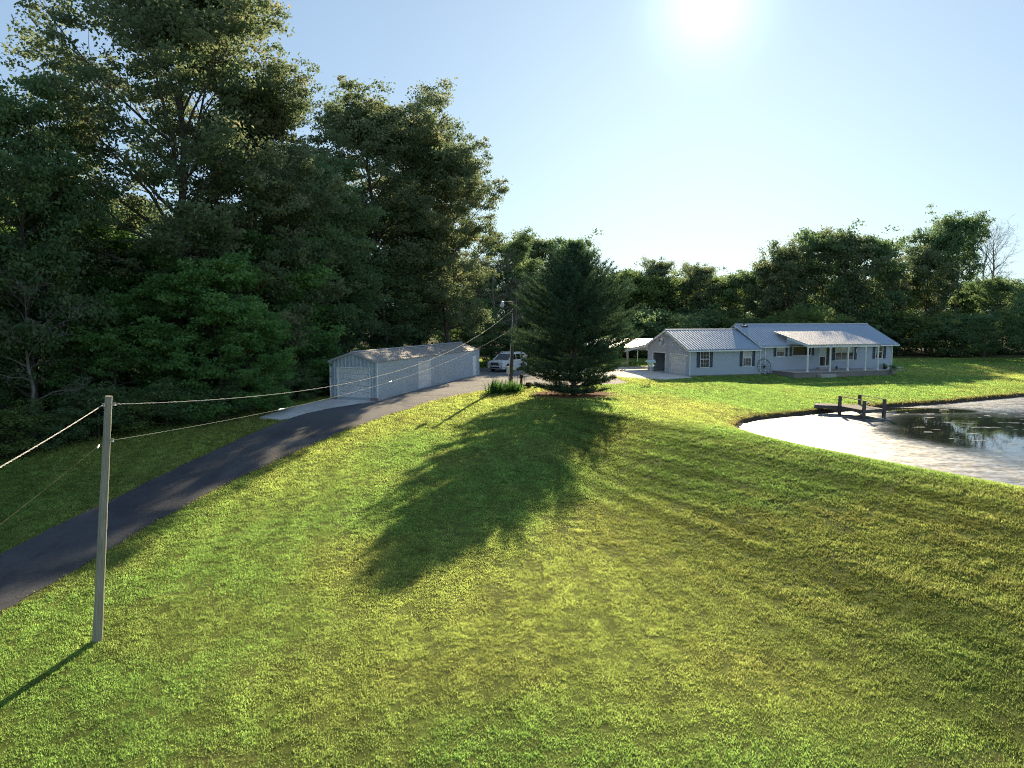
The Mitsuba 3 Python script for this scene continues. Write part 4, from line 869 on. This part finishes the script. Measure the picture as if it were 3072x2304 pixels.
# ------------------------------------------------------------------ parked car
def car():
    k = thing('parked_car', 'silver white sport utility vehicle parked at the far end of the drive', 'car')
    fx, fy = np.array([-1.25, 76.3]), np.array([0.28, 78.95])
    dirv = (fx - fy) / np.linalg.norm(fx - fy)
    mid = (fx + fy) / 2
    M = frame(mid[0], mid[1], gz(mid[0], mid[1]) + 0.015, math.degrees(math.atan2(dirv[1], dirv[0])))   # +x forward
    half, WB = 1.0, 1.53
    def plan(x, z):
        s = half * (1 - 0.10 * np.clip((x - 1.6) / 0.95, 0, 1) ** 2 - 0.06 * np.clip((-x - 1.9) / 0.7, 0, 1) ** 2)
        s = s - 0.10 * np.clip((z - 1.15) / 0.75, 0, 1) ** 1.1 * 1.9 - 0.05 * np.clip((0.55 - z) / 0.3, 0, 1)
        return s
    lower = [(-2.60, 0.42), (-2.60, 0.60), (-2.63, 0.70), (-2.58, 1.18), (2.02, 1.16), (2.40, 1.05), (2.52, 0.92), (2.58, 0.62), (2.52, 0.36), (2.3, 0.30), (-2.45, 0.32)]
    upper = [(-2.58, 1.14), (-2.50, 1.45), (-2.32, 1.82), (-2.05, 1.90), (-0.8, 1.93), (0.10, 1.88), (0.42, 1.80), (1.22, 1.22), (1.28, 1.14)]
    def shell(poly, y=1.0, n=8):
        cs = manifold3d.CrossSection([np.array(poly, float)])
        if cs.area() <= 0:
            cs = manifold3d.CrossSection([np.array(poly, float)[::-1]])
        m = manifold3d.Manifold.extrude(cs.offset(-0.03, manifold3d.JoinType.Round).offset(0.03, manifold3d.JoinType.Round) if hasattr(manifold3d, 'JoinType') else cs, 2 * y).translate([0, 0, -y])
        return m.transform(np.array([[1, 0, 0, 0], [0, 0, -1, 0], [0, 1, 0, 0]], float))
    def deform(m):
        m = to_tm(m.refine_to_length(0.14) if hasattr(m, 'refine_to_length') else m)
        v = m.vertices
        v[:, 1] *= plan(v[:, 0], v[:, 2])
        edge_ = np.clip((np.abs(v[:, 1]) - plan(v[:, 0], v[:, 2]) + 0.10) / 0.10, 0, 1)
        v[:, 2] -= 0.05 * edge_ ** 2 * (v[:, 2] > 1.75) + 0.035 * edge_ ** 2 * ((v[:, 0] > 1.3) & (v[:, 2] > 1.0))
        return m
    low = shell(lower)
    for x in (-WB, WB):
        cyl = manifold3d.Manifold.cylinder(2.4, 0.475, 0.475, 36, True).transform(np.array([[1, 0, 0, x], [0, 0, 1, 0], [0, 1, 0, 0.41]], float))
        keep = manifold3d.Manifold.cube([1.2, 1.3, 1.2], True).translate([x, 0, 0.41])
        low = low - (cyl - keep)
    put('body', deform(low), 'car_paint', k, M, 38)
    put('cabin', deform(shell(upper)), 'car_paint', k, M, 38)
    def panel(poly, out, y):
        """side glass: polygon in (x, z) laid on the flank"""
        p = np.array(poly, float)
        yy = plan(p[:, 0], p[:, 1]) * y
        sgn = np.sign(y)
        q = np.column_stack([p[:, 0], yy + sgn * out, p[:, 1]])
        r = np.column_stack([p[:, 0], yy - sgn * 0.02, p[:, 1]])
        n = len(p)
        f = [[0, a, a + 1] for a in range(1, n - 1)] + [[n, n + a + 1, n + a] for a in range(1, n - 1)] + sum([[[a, n + a, (a + 1) % n], [(a + 1) % n, n + a, n + (a + 1) % n]] for a in range(n)], [])
        mm = trimesh.Trimesh(np.vstack([q, r]), f, process=False)
        mm.fix_normals()
        return mm
    for y in (-1, 1):
        for poly in ([(0.98, 1.22), (0.36, 1.72), (-0.12, 1.76), (-0.12, 1.22)], [(-0.2, 1.22), (-0.2, 1.77), (-1.15, 1.78), (-1.15, 1.22)], [(-1.24, 1.24), (-1.24, 1.78), (-2.02, 1.74), (-2.28, 1.48), (-2.3, 1.30)]):
            put('side_window', panel(poly, 0.006, y), 'dark_glass', k, M)
    for y in (-1, 1):
        dm = [panel([(0.99, 0.42), (1.02, 1.16), (-0.14, 1.17), (-0.14, 0.42)], 0.008, y)]
        dd = put('door', dm, 'car_paint', k, M)
        put('handle', box((-0.02, y * 1.015, 1.02), (-0.2 + 0.16 + 0.0, y * 1.035, 1.05)) if False else box((-0.1, y * 1.0, 1.02), (0.1, y * 1.03, 1.05)), 'chrome', dd, M)
        dd = put('door', [panel([(-0.19, 0.42), (-0.19, 1.17), (-1.18, 1.18), (-1.05, 0.62), (-0.95, 0.42)], 0.008, y)], 'car_paint', k, M)
        put('handle', box((-1.05, y * 1.0, 1.02), (-0.85, y * 1.03, 1.05)), 'chrome', dd, M)
        put('mirror', [box((0.88, y * 0.98, 1.16), (1.0, y * 1.2, 1.32)).subdivide()], 'car_paint', k, M)
        put('roof_rail', tube_mesh([(-1.9, y * 0.72, 1.92), (-1.8, y * 0.72, 1.98), (0.0, y * 0.73, 1.97), (0.15, y * 0.73, 1.90)], 0.02, 6), 'chrome', k, M)
        put('headlight', slab([(2.40, y * 0.52, 0.98), (2.20, y * 0.88, 1.0), (2.28, y * 0.88, 0.80), (2.55, y * 0.52, 0.80)], (0.03, y * 0.02, 0)), 'lens_and_glare', k, M)
        put('fog_light', lathe([(0, 0), (0.06, 0), (0.06, 0.03), (0, 0.03)], 12), 'black_paint', k, M @ np.array([[0, 0, 1, 2.50], [0, 1, 0, y * 0.70], [1, 0, 0, 0.52], [0, 0, 0, 1.0]]))
        put('tail_light', box((-2.66, y * 0.78, 0.95), (-2.58, y * 0.93, 1.25)), 'tail_red', k, M)
    ws = slab([(1.235, -0.80, 1.24), (1.235, 0.80, 1.24), (0.47, 0.70, 1.775), (0.47, -0.70, 1.775)], (0.012, 0, 0.016))
    put('windscreen', ws, 'dark_glass', k, M)
    put('rear_window', slab([(-2.555, -0.75, 1.3), (-2.555, 0.75, 1.3), (-2.365, 0.68, 1.74), (-2.365, -0.68, 1.74)], (-0.014, 0, 0.01)), 'dark_glass', k, M)
    g = put('grille', [slab([(2.565, -0.50, 0.72), (2.565, 0.50, 0.72), (2.515, 0.46, 0.98), (2.515, -0.46, 0.98)], (0.03, 0, 0))], 'black_paint', k, M)
    put('surround', [tube_mesh([(2.60, -0.50, 0.71), (2.60, 0.50, 0.71), (2.55, 0.47, 0.99), (2.55, -0.47, 0.99), (2.60, -0.50, 0.71)], 0.022, 6)], 'chrome', g, M)
    for q in range(3):
        put('bar', box((2.56, -0.46, 0.775 + q * 0.07), (2.605 - q * 0.012, 0.46, 0.79 + q * 0.07)), 'chrome', g, M)
    put('air_intake', box((2.48, -0.55, 0.44), (2.585, 0.55, 0.56)), 'black_paint', k, M)
    put('bumper', [box((2.47, -0.7, 0.315), (2.56, 0.7, 0.36))], 'black_paint', k, M)
    put('license_plate', box((2.60, -0.15, 0.585), (2.612, 0.15, 0.69)), 'white_paint', k, M)
    for x in (-WB, WB):
        for y in (-1, 1):
            W_ = M @ np.array([[1, 0, 0, x], [0, 0, y, y * 0.72], [0, -y, 0, 0.405], [0, 0, 0, 1.0]])
            wq = put('wheel', lathe([(0.24, 0.0), (0.36, 0.0), (0.40, 0.05), (0.405, 0.13), (0.40, 0.21), (0.36, 0.26), (0.27, 0.26), (0.26, 0.20), (0.0, 0.19)], 30), 'tyre', k, W_, 35)
            rim = [lathe([(0.0, 0.20), (0.06, 0.235), (0.06, 0.25), (0, 0.25)], 14), lathe([(0.25, 0.19), (0.275, 0.262), (0.255, 0.262), (0.235, 0.2)], 30)]
            for s in range(7):
                a = s * 2 * math.pi / 7
                ca, sa = math.cos(a), math.sin(a)
                rim.append(slab([(0.05 * ca - 0.03 * sa, 0.05 * sa + 0.03 * ca, 0.235), (0.05 * ca + 0.03 * sa, 0.05 * sa - 0.03 * ca, 0.235), (0.255 * ca + 0.045 * sa, 0.255 * sa - 0.045 * ca, 0.245), (0.255 * ca - 0.045 * sa, 0.255 * sa + 0.045 * ca, 0.245)], (0, 0, 0.015)))
            put('rim', rim, 'chrome', wq, W_, 30)
car()

# ------------------------------------------------------------------ poles and cables
pole = thing('utility_pole', 'weathered grey wooden pole leaning right in the left foreground', 'utility pole')
pb, ptop = np.array([-11.22, 19.2, gz(-11.22, 19.2)]), np.array([-10.61, 19.25, 3.62])
ss = np.linspace(-0.06, 1, 14)
ax_ = pb + (ptop - pb) * ss[:, None]
pm = tube_mesh(ax_, 0.125 - 0.038 * np.clip(ss, 0, 1), 20)
pm.vertices += (meshkit.noise(pm.vertices * [9, 9, 1.2])[:, None] - 0.5) * [0.012, 0.012, 0]
put('shaft', pm, 'pole_wood', pole, None, 40)
P_AT = lambda z: pb + (ptop - pb) * ((z - pb[2]) / (ptop[2] - pb[2]))
for z, dx in ((3.40, 0.10), (3.38, -0.10), (2.44, 0.09)):
    c = P_AT(z)
    put('clevis', [tube_mesh([c + [0, 0, 0], c + [dx * 1.5, 0.04, 0]], 0.012, 6), lathe([(0.0, -0.05), (0.035, -0.045), (0.022, 0), (0.035, 0.045), (0, 0.05)], 12).apply_translation(c + [dx * 1.5, 0.04, 0])], 'galv', pole)
put('bolt', [tube_mesh([P_AT(3.3) + [-0.12, 0, 0], P_AT(3.3) + [0.12, 0, 0]], 0.012, 6)], 'galv', pole)
lp = thing('lamp_pole', 'dark wooden pole with a yard lamp on top beside the conifer', 'lamp pole')
LB = np.array([-0.11, 62.0, gz(-0.11, 62.0)])
LT = np.array([0.22, 62.0, 7.0])
lm = tube_mesh(LB + (LT - LB) * np.linspace(-0.05, 1, 10)[:, None], np.linspace(0.16, 0.105, 10), 14)
put('shaft', lm, 'dark_pole_wood', lp, None, 40)
ha = np.array([0.18, 61.9, 6.62])
put('arm', tube_mesh([ha, ha + [-0.18, -0.05, 0.30], ha + [-0.55, -0.12, 0.36], ha + [-0.95, -0.18, 0.30]], 0.028), 'galv', lp)
LH = ha + [-1.02, -0.2, 0.0]
lh = put('lamp_head', lathe([(0, 0.42), (0.05, 0.42), (0.06, 0.34), (0.13, 0.30), (0.17, 0.14), (0.19, 0.10), (0.0, 0.10)], 20).apply_translation(LH), 'galv', lp, None, 40)
put('lens', lathe([(0.0, -0.16), (0.12, -0.14), (0.19, -0.02), (0.19, 0.095), (0, 0.095)], 20).apply_translation(LH), 'lens_and_glare', lh, None, 40)
put('photocell', lathe([(0, 0.56), (0.03, 0.55), (0.035, 0.42), (0, 0.42)], 10).apply_translation(LH), 'grey_wire', lh)
L_AT = lambda z: LB + (LT - LB) * ((z - LB[2]) / (LT[2] - LB[2]))
c = L_AT(1.4)
put('meter_box', [box(c + [-0.42, -0.26, -0.5], c + [-0.14, -0.13, 0.15])], 'galv', lp, label='grey meter box low on the lamp pole')
put('meter', lathe([(0, 0), (0.09, 0), (0.09, 0.1), (0, 0.12)], 14).apply_transform(np.array([[1, 0, 0, c[0] + 0.30], [0, 0, -1, c[1] - 0.1], [0, 1, 0, c[2] - 0.1], [0, 0, 0, 1.0]])), 'lens_and_glare', lp)
put('bracket', box(c + [0.12, -0.12, -0.2], c + [0.42, -0.09, 0.05]), 'galv', lp)
put('conduit', tube_mesh([c + [-0.16, -0.2, 0.1], L_AT(3.5) + [-0.14, -0.12, 0], L_AT(6.0) + [-0.11, -0.1, 0]], 0.028, 8), 'galv', lp)
put('conduit', tube_mesh([c + [-0.24, -0.18, -1.5], c + [-0.24, -0.18, -0.4]], 0.035, 8), 'galv', lp)
put('insulator', lathe([(0, -0.06), (0.04, -0.05), (0.02, 0), (0.04, 0.05), (0, 0.06)], 10).apply_translation(L_AT(6.3) + [-0.14, -0.1, 0]), 'white_paint', lp)

def sag_line(A, B, sag, n):
    s = np.linspace(0, 1, n)
    p = np.array(A) + (np.array(B) - np.array(A)) * s[:, None]
    p[:, 2] -= sag * 4 * s * (1 - s)
    return p
def twisted(name, A, B, sag, label, lay=0.46, r=0.0062, rh=0.0085):
    k = thing(name, label, 'power cable')
    n = int(np.linalg.norm(np.array(B) - A) / 0.07)
    p = sag_line(A, B, sag, n)
    d = unit(np.gradient(p, axis=0))
    a = unit(np.cross(d, [0, 0, 1.0])); b = np.cross(d, a)
    dist = np.concatenate([[0], np.cumsum(np.linalg.norm(np.diff(p, axis=0), axis=1))])
    for q, bs in enumerate(('alu_wire', 'grey_wire', 'grey_wire')):
        ph = dist / lay * 2 * np.pi + q * 2 * np.pi / 3
        put('strand', tube_mesh(p + a * (np.cos(ph) * rh)[:, None] + b * (np.sin(ph) * rh)[:, None], r, 5), bs, k, None, True)
    return k
twisted('service_cable', P_AT(3.40) + [0.15, 0.04, 0], L_AT(6.30) + [-0.14, -0.1, 0], 1.78, 'twisted pale service cable sagging from the leaning pole to the lamp pole')
twisted('service_cable', P_AT(3.38) + [-0.15, 0.0, 0], np.array([-1.0, -14.0, 3.9]), 0.55, 'twisted pale cable running from the leaning pole out of the picture at the left')
pc1, pc2 = P_AT(2.44) + [0.13, 0.04, 0], L_AT(4.55) + [-0.5, -0.2, 0]
pc2 = np.array([-0.25, 61.85, 4.52])
ck = thing('phone_line', 'thin pale phone line sagging below the service cable towards the lamp pole', 'phone line')
pl = sag_line(pc1, pc2, 0.95, 120)
put('wire', tube_mesh(pl, 0.0042, 5), 'alu_wire', ck, None, True)
for i_ in (22, 50):
    put('splice', tube_mesh(pl[i_:i_ + 2], 0.03, 8), 'white_paint', ck)
ck = thing('phone_line', 'thin faint phone line left of the leaning pole, over the shaded grass', 'phone line')
pl = sag_line(P_AT(2.44) + [-0.06, 0.02, 0], np.array([-1.2, -14.0, 2.6]), 0.5, 60)
put('wire', tube_mesh(pl, 0.0018, 5), 'dark_pole_wood', ck, None, True)
put('splice', tube_mesh(pl[1:2].repeat(2, 0) + np.array([[0, 0, 0], [0.1, -0.25, -0.03]]), 0.02, 8), 'white_paint', ck)

# ------------------------------------------------------------------ plants, pump and small things round the lamp pole
def sword_plant(name, x, y, n, L, spread, label, seed):
    k = thing(name, label, 'plant')
    r = np.random.default_rng(seed)
    V, F, C = [], [], []
    for q in range(n):
        az = r.uniform(0, 2 * np.pi); e = r.uniform(0.35, 1.45)
        l = L * r.uniform(0.7, 1.15)
        b = np.array([r.normal(0, spread), r.normal(0, spread * 0.7), 0])
        d = np.array([math.cos(az) * math.cos(e), math.sin(az) * math.cos(e), math.sin(e)])
        s = np.linspace(0, 1, 5)
        p = b + d * l * s[:, None] - np.array([0, 0, 1]) * (0.28 * l * math.cos(e)) * (s ** 2.2)[:, None]
        sd = np.array([-math.sin(az), math.cos(az), 0]) * 0.03
        w = np.array([0.8, 1.0, 0.85, 0.55, 0.05])[:, None]
        o = len(V) * 10
        V.append(np.stack([p - sd * w, p + sd * w], 1).reshape(-1, 3))
        for m in range(4):
            F += [[o + 2 * m, o + 2 * m + 1, o + 2 * m + 3], [o + 2 * m, o + 2 * m + 3, o + 2 * m + 2]]
        C.append(np.repeat((np.array([0.09, 0.20, 0.05]) * r.uniform(0.6, 1.5))[None], 10, 0))
    put('foliage', trimesh.Trimesh(np.vstack(V), np.array(F), process=False), 'leaf_mat', k, frame(x, y, gz(x, y)), color=np.vstack(C))
sword_plant('sword_leaf_plant', -1.10, 56.2, 330, 1.25, 0.34, 'clump of upright green sword leaves left of the lamp pole foot', 1)
sword_plant('sword_leaf_plant', 0.02, 56.5, 300, 1.02, 0.36, 'lower clump of green sword leaves in front of the lamp pole foot', 2)
pu = thing('hand_pump', 'dark iron hand water pump beside the lamp pole', 'water pump')
PM_ = frame(0.76, 59.9, gz(0.76, 59.9))
put('body', lathe([(0, 0), (0.22, 0), (0.20, 0.05), (0.11, 0.28), (0.09, 0.7), (0.13, 0.74), (0.13, 0.95), (0.10, 1.05), (0, 1.08)], 18), 'iron', pu, PM_, 40)
put('spout', tube_mesh([(0.08, -0.02, 0.84), (0.25, -0.05, 0.86), (0.33, -0.06, 0.76)], 0.04, 8), 'iron', pu, PM_, 40)
put('handle', tube_mesh([(-0.02, 0, 1.05), (0.10, 0.02, 1.22), (0.22, 0.05, 1.36), (0.42, 0.08, 1.30)], 0.02, 6), 'iron', pu, PM_, 40)
kt = thing('iron_kettle', 'round dark iron kettle on the ground right of the pump', 'kettle')
KM = frame(1.36, 59.3, gz(1.36, 59.3))
put('bowl', lathe([(0, 0.04), (0.14, 0.06), (0.25, 0.18), (0.27, 0.3), (0.22, 0.40), (0.24, 0.43), (0.19, 0.43), (0.18, 0.36), (0, 0.3)], 20), 'iron', kt, KM, 40)
for q in range(3):
    a = q * 2.1
    put('leg', tube_mesh([(0.13 * math.cos(a), 0.13 * math.sin(a), 0.1), (0.17 * math.cos(a), 0.17 * math.sin(a), -0.02)], 0.025, 6), 'iron', kt, KM)
tag(put('marker_rod', tube_mesh([(1.06, 60.6, -0.1), (0.92, 60.65, 1.5), (0.80, 60.7, 2.95)], [0.018, 0.016, 0.012], 6), 'yellow'), 'thin tall yellowish rod leaning left behind the pump', 'rod')
st = thing('garden_stake', 'thin garden stake with a small hook between the lamp pole and the pump', 'stake')
SM = frame(0.42, 60.6, gz(0.42, 60.6))
put('rod', tube_mesh([(0, 0, -0.1), (0.01, 0, 0.9)], 0.014, 6), 'iron', st, SM)
put('hook', tube_mesh([(0.01, 0, 0.9), (-0.04, 0, 1.02), (0.06, 0, 1.06), (0.09, 0, 0.96)], 0.012, 6), 'iron', st, SM)
tag(put('timber_edge', box((1.2, 60.35, -0.05), (3.6, 60.47, 0.10)), 'dock_wood', None, frame(0, 0, 0.03, 1.5)), 'low dark timber edging between pump and conifer', 'edging')
# bird feeder on its post
bf = thing('bird_feeder', 'white box feeder with pale roof on a thin post before the garage', 'bird feeder')
BM = frame(11.95, 63.5, gz(11.95, 63.5), 12)
put('post', tube_mesh([(0, 0, -0.1), (0.02, 0, 1.45)], 0.035, 8), 'galv', bf, BM)
put('house_box', [box((-0.26, -0.18, 1.45), (0.30, 0.18, 1.50)), box((-0.20, -0.14, 1.50), (0.24, 0.14, 1.80))], 'white_paint', bf, BM)
put('roof', [slab([(-0.42, -0.30, 1.78), (0.42, -0.30, 1.78), (0.42, 0.02, 1.98), (-0.42, 0.02, 1.98)], (0, 0, 0.025)), slab([(-0.42, 0.02, 1.98), (0.42, 0.02, 1.98), (0.42, 0.30, 1.80), (-0.42, 0.30, 1.80)], (0, 0, 0.025))], 'teal', bf, BM)
put('hole', box((-0.04, -0.145, 1.60), (0.06, -0.139, 1.70)), 'black_paint', bf, BM)
put('perch', tube_mesh([(0.25, -0.05, 1.55), (0.42, -0.06, 1.55)], 0.02, 6), 'white_paint', bf, BM)

# ------------------------------------------------------------------ dock
dock = thing('fishing_dock', 'small dark wooden dock with railings standing in the pond', 'dock')
L0, M0, R0 = np.array([21.6, 48.2]), np.array([22.1, 45.9]), np.array([23.8, 46.75])
B0 = L0 + R0 - M0
ZD = -0.20
def ln(a, b, z0, z1, wd, ht):
    a, b = np.array(a), np.array(b)
    d = unit(b - a); n = np.array([-d[1], d[0]]) * wd / 2
    q = [(*(a - n), z0), (*(b - n), z1), (*(b + n), z1), (*(a + n), z0)]
    return slab(q, (0, 0, ht))
npk = 13
for q in range(npk):
    s0, s1 = (q + 0.06) / npk, (q + 0.94) / npk
    a0, a1 = L0 + (M0 - L0) * s0, L0 + (M0 - L0) * s1
    b0, b1 = B0 + (R0 - B0) * s0, B0 + (R0 - B0) * s1
    put('plank', slab([(*a0, ZD), (*a1, ZD), (*b1, ZD), (*b0, ZD)], (0, 0, 0.04)), 'dock_plank', dock)
for a, b in ((L0, M0), (M0, R0), (R0, B0), (B0, L0)):
    put('beam', ln(a, b, ZD - 0.16, ZD - 0.16, 0.07, 0.155), 'dock_wood', dock)
for P_, top in ((L0, 0.50), (M0, 0.44), (R0, 0.46), (B0, 0.48)):
    put('post', slab([(P_[0] - 0.085, P_[1] - 0.085, -1.9), (P_[0] + 0.085, P_[1] - 0.085, -1.9), (P_[0] + 0.085, P_[1] + 0.085, -1.9), (P_[0] - 0.085, P_[1] + 0.085, -1.9)], (0.02, 0, 1.9 + top)), 'dock_wood', dock)
put('rail', ln(L0, M0, 0.47, 0.41, 0.09, 0.04), 'dock_wood', dock)
put('rail', ln(B0, R0, 0.45, 0.43, 0.09, 0.04), 'dock_wood', dock)
put('shelf', [ln(M0 + [0.05, 0.02], M0 + [0.75, 0.36], 0.30, 0.28, 0.26, 0.035), ln(M0 + [0.08, 0.04], M0 + [0.45, 0.22], 0.10, 0.27, 0.05, 0.04)], 'dock_wood', dock)
G1, G2 = np.array([20.15, 48.75]), np.array([20.75, 49.95])
E1, E2 = L0 + (B0 - L0) * 0.04, L0 + (B0 - L0) * 0.75
for q in range(8):
    s0, s1 = (q + 0.06) / 8, (q + 0.94) / 8
    a0, a1, b0, b1 = G1 + (E1 - G1) * s0, G1 + (E1 - G1) * s1, G2 + (E2 - G2) * s0, G2 + (E2 - G2) * s1
    put('gangway_plank', slab([(*a0, ZD), (*a1, ZD), (*b1, ZD), (*b0, ZD)], (0, 0, 0.04)), 'dock_plank', dock)
put('gangway_beam', ln(G1, E1 - [0.1, 0], ZD - 0.17, ZD - 0.17, 0.08, 0.165), 'dock_wood', dock)
put('gangway_beam', ln(G2, E2 - [0.1, 0], ZD - 0.17, ZD - 0.17, 0.08, 0.165), 'dock_wood', dock)

# ------------------------------------------------------------------ the lawn's grass: separate blades, denser and finer near the camera
def grass():
    rng = np.random.default_rng(3)
    fn = lambda x, y, s, o, sd=0: meshkit.fbm(np.stack([x * s, y * s, x * 0 + sd], -1), o, sd)
    n0 = 3_250_000
    lo, hi = 9.0, 100.0
    # tufts, their depth drawn so that blades per square metre fall with distance; then blades round each tuft
    per = 7
    nt_ = n0 // per
    ys = np.linspace(lo, hi, 2000)
    w = ys * np.where(ys < 19, 1.0, (19 / ys) ** 1.45)
    cw = np.cumsum(w); cw /= cw[-1]
    ty = np.interp(rng.random(nt_), cw, ys)
    tx_ = rng.uniform(-0.80, 0.82, nt_) * ty
    y = np.repeat(ty, per); x = np.repeat(tx_, per)
    tt = np.repeat(rng.uniform(0.55, 1.42, nt_), per)
    n0 = len(x)
    rad = 0.045 * np.maximum(1, y / 22)
    x = x + rng.normal(0, 1, n0) * rad
    y = y + rng.normal(0, 1, n0) * rad
    keep = psd(x, y, POND) < -0.22
    for poly, m in ((DRIVE, 0.04), (LOT, 0.03), (GRAVEL, 0.0), (CONC, 0.03)):
        keep &= psd(x, y, poly) < -m + 0.10 * rng.normal(0, 1, n0)
    Hi = np.linalg.inv(HOUSE)
    u, v = Hi[0, 0] * x + Hi[0, 1] * y + Hi[0, 3], Hi[1, 0] * x + Hi[1, 1] * y + Hi[1, 3]
    keep &= ~((u > -0.1) & (u < 24.4) & (v > -0.25) & (v < 8.6)) & ~((u > 9.2) & (u < 21.2) & (v > -3.4) & (v < 0.1)) & ~((u > -5) & (u < 8.2) & (v > 8) & (v < 13.5))
    Si = np.linalg.inv(SHED)
    u, v = Si[0, 0] * x + Si[0, 1] * y + Si[0, 3], Si[1, 0] * x + Si[1, 1] * y + Si[1, 3]
    keep &= ~((u > -0.2) & (u < SL + 0.2) & (v > -0.2) & (v < SW + 0.2))
    wood = np.where(x < -6, -(x + 14.5) * 0.75 + (y - 50.5) * 0.55, -9)
    keep &= wood + rng.normal(0, 0.5, n0) < 1.6
    keep &= np.hypot(x - PINE[0], (y - PINE[1])) + rng.normal(0, 0.5, n0) > 3.4
    x, y, tt = x[keep], y[keep], tt[keep]
    # thin patches
    patch = fn(x, y, 2.6 / 1.0, 2, 4)
    dry = sst(0.50, 0.72, fn(x, y, 0.35, 3, 9))
    keep = rng.random(len(x)) < 0.55 + 0.8 * sst(0.28, 0.55, patch) - 0.15 * dry
    x, y, tt, patch, dry = x[keep], y[keep], tt[keep], patch[keep], dry[keep]
    n = len(x)
    dd = np.hypot(x, y)
    far = np.maximum(1, dd / 20)
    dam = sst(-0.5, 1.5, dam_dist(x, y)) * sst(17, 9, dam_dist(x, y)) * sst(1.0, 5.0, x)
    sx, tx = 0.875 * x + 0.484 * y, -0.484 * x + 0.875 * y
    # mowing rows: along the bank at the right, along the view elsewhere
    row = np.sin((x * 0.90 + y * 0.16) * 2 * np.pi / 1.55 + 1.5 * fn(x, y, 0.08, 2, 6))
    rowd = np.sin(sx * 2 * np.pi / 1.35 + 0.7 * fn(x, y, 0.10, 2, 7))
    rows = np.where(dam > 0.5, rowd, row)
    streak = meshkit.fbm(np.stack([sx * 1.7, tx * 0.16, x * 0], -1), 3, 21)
    L = 0.056 * far ** 0.55 * rng.uniform(0.55, 1.35, n) * (0.75 + 0.6 * patch) * (1 + 0.25 * dam + 0.9 * dam * (streak - 0.5))
    W = 0.0120 * far ** 0.85 * rng.uniform(0.7, 1.3, n)
    az = rng.uniform(0, 2 * np.pi, n)
    lean = np.stack([np.cos(az), np.sin(az)], 1) * rng.uniform(0.15, 0.95, n)[:, None]
    lean[:, 0] += 0.30 * rows * (1 - dam) + 0.35 * dam * np.sign(rowd) * -0.48
    lean[:, 1] += 0.35 * dam * np.sign(rowd) * 0.87
    d = unit(np.column_stack([lean, np.ones(n)]))
    fa = rng.uniform(0, 2 * np.pi, n)
    s = unit(np.cross(d, np.column_stack([np.cos(fa), np.sin(fa), np.zeros(n)])))
    s[:, 2] *= 0.3
    z = ground_z(x, y) - 0.012
    p = np.column_stack([x, y, z])
    V = np.stack([p - s * W[:, None], p + s * W[:, None], p + d * L[:, None]], 1).reshape(-1, 3)
    F = np.arange(3 * n).reshape(-1, 3)
    big = fn(x, y, 0.09, 3, 2)
    c = np.array([0.275, 0.44, 0.118])[None] + (np.array([0.43, 0.52, 0.148]) - [0.275, 0.44, 0.118]) * sst(0.32, 0.68, big)[:, None]
    c = c + (np.array([0.38, 0.31, 0.12]) - c) * (dry * 0.22 + 0.35 * (rng.random(n) < 0.07))[:, None]
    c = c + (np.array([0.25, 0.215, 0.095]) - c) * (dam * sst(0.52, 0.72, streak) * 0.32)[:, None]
    edge_ = sst(-0.30, -0.05, np.maximum(np.maximum(psd(x, y, DRIVE), psd(x, y, LOT)), psd(x, y, GRAVEL)))
    L = L * (1 + 0.6 * edge_)
    c = c + (np.array([0.33, 0.27, 0.12]) - c) * (edge_ * 0.45)[:, None]
    shore = sst(-0.9, -0.3, psd(x, y, POND))
    L = L * (1 + 0.8 * shore)
    c = c + (np.array([0.27, 0.21, 0.10]) - c) * (shore * 0.7)[:, None]
    c = c * (1 - (0.40 + 1.1 * (0.5 - streak)) * dam)[:, None].clip(0.35, 1.2) * (1 + (0.08 + 0.12 * dam) * rows)[:, None] * (0.78 + 0.5 * patch[:, None]) * tt[:, None] * rng.uniform(0.75, 1.25, (n, 1))  # bank blades darkened in colour to shade the slope turned from the sun
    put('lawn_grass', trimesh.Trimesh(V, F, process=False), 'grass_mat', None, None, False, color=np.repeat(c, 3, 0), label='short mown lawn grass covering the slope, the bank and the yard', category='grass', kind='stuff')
    return n
grass()
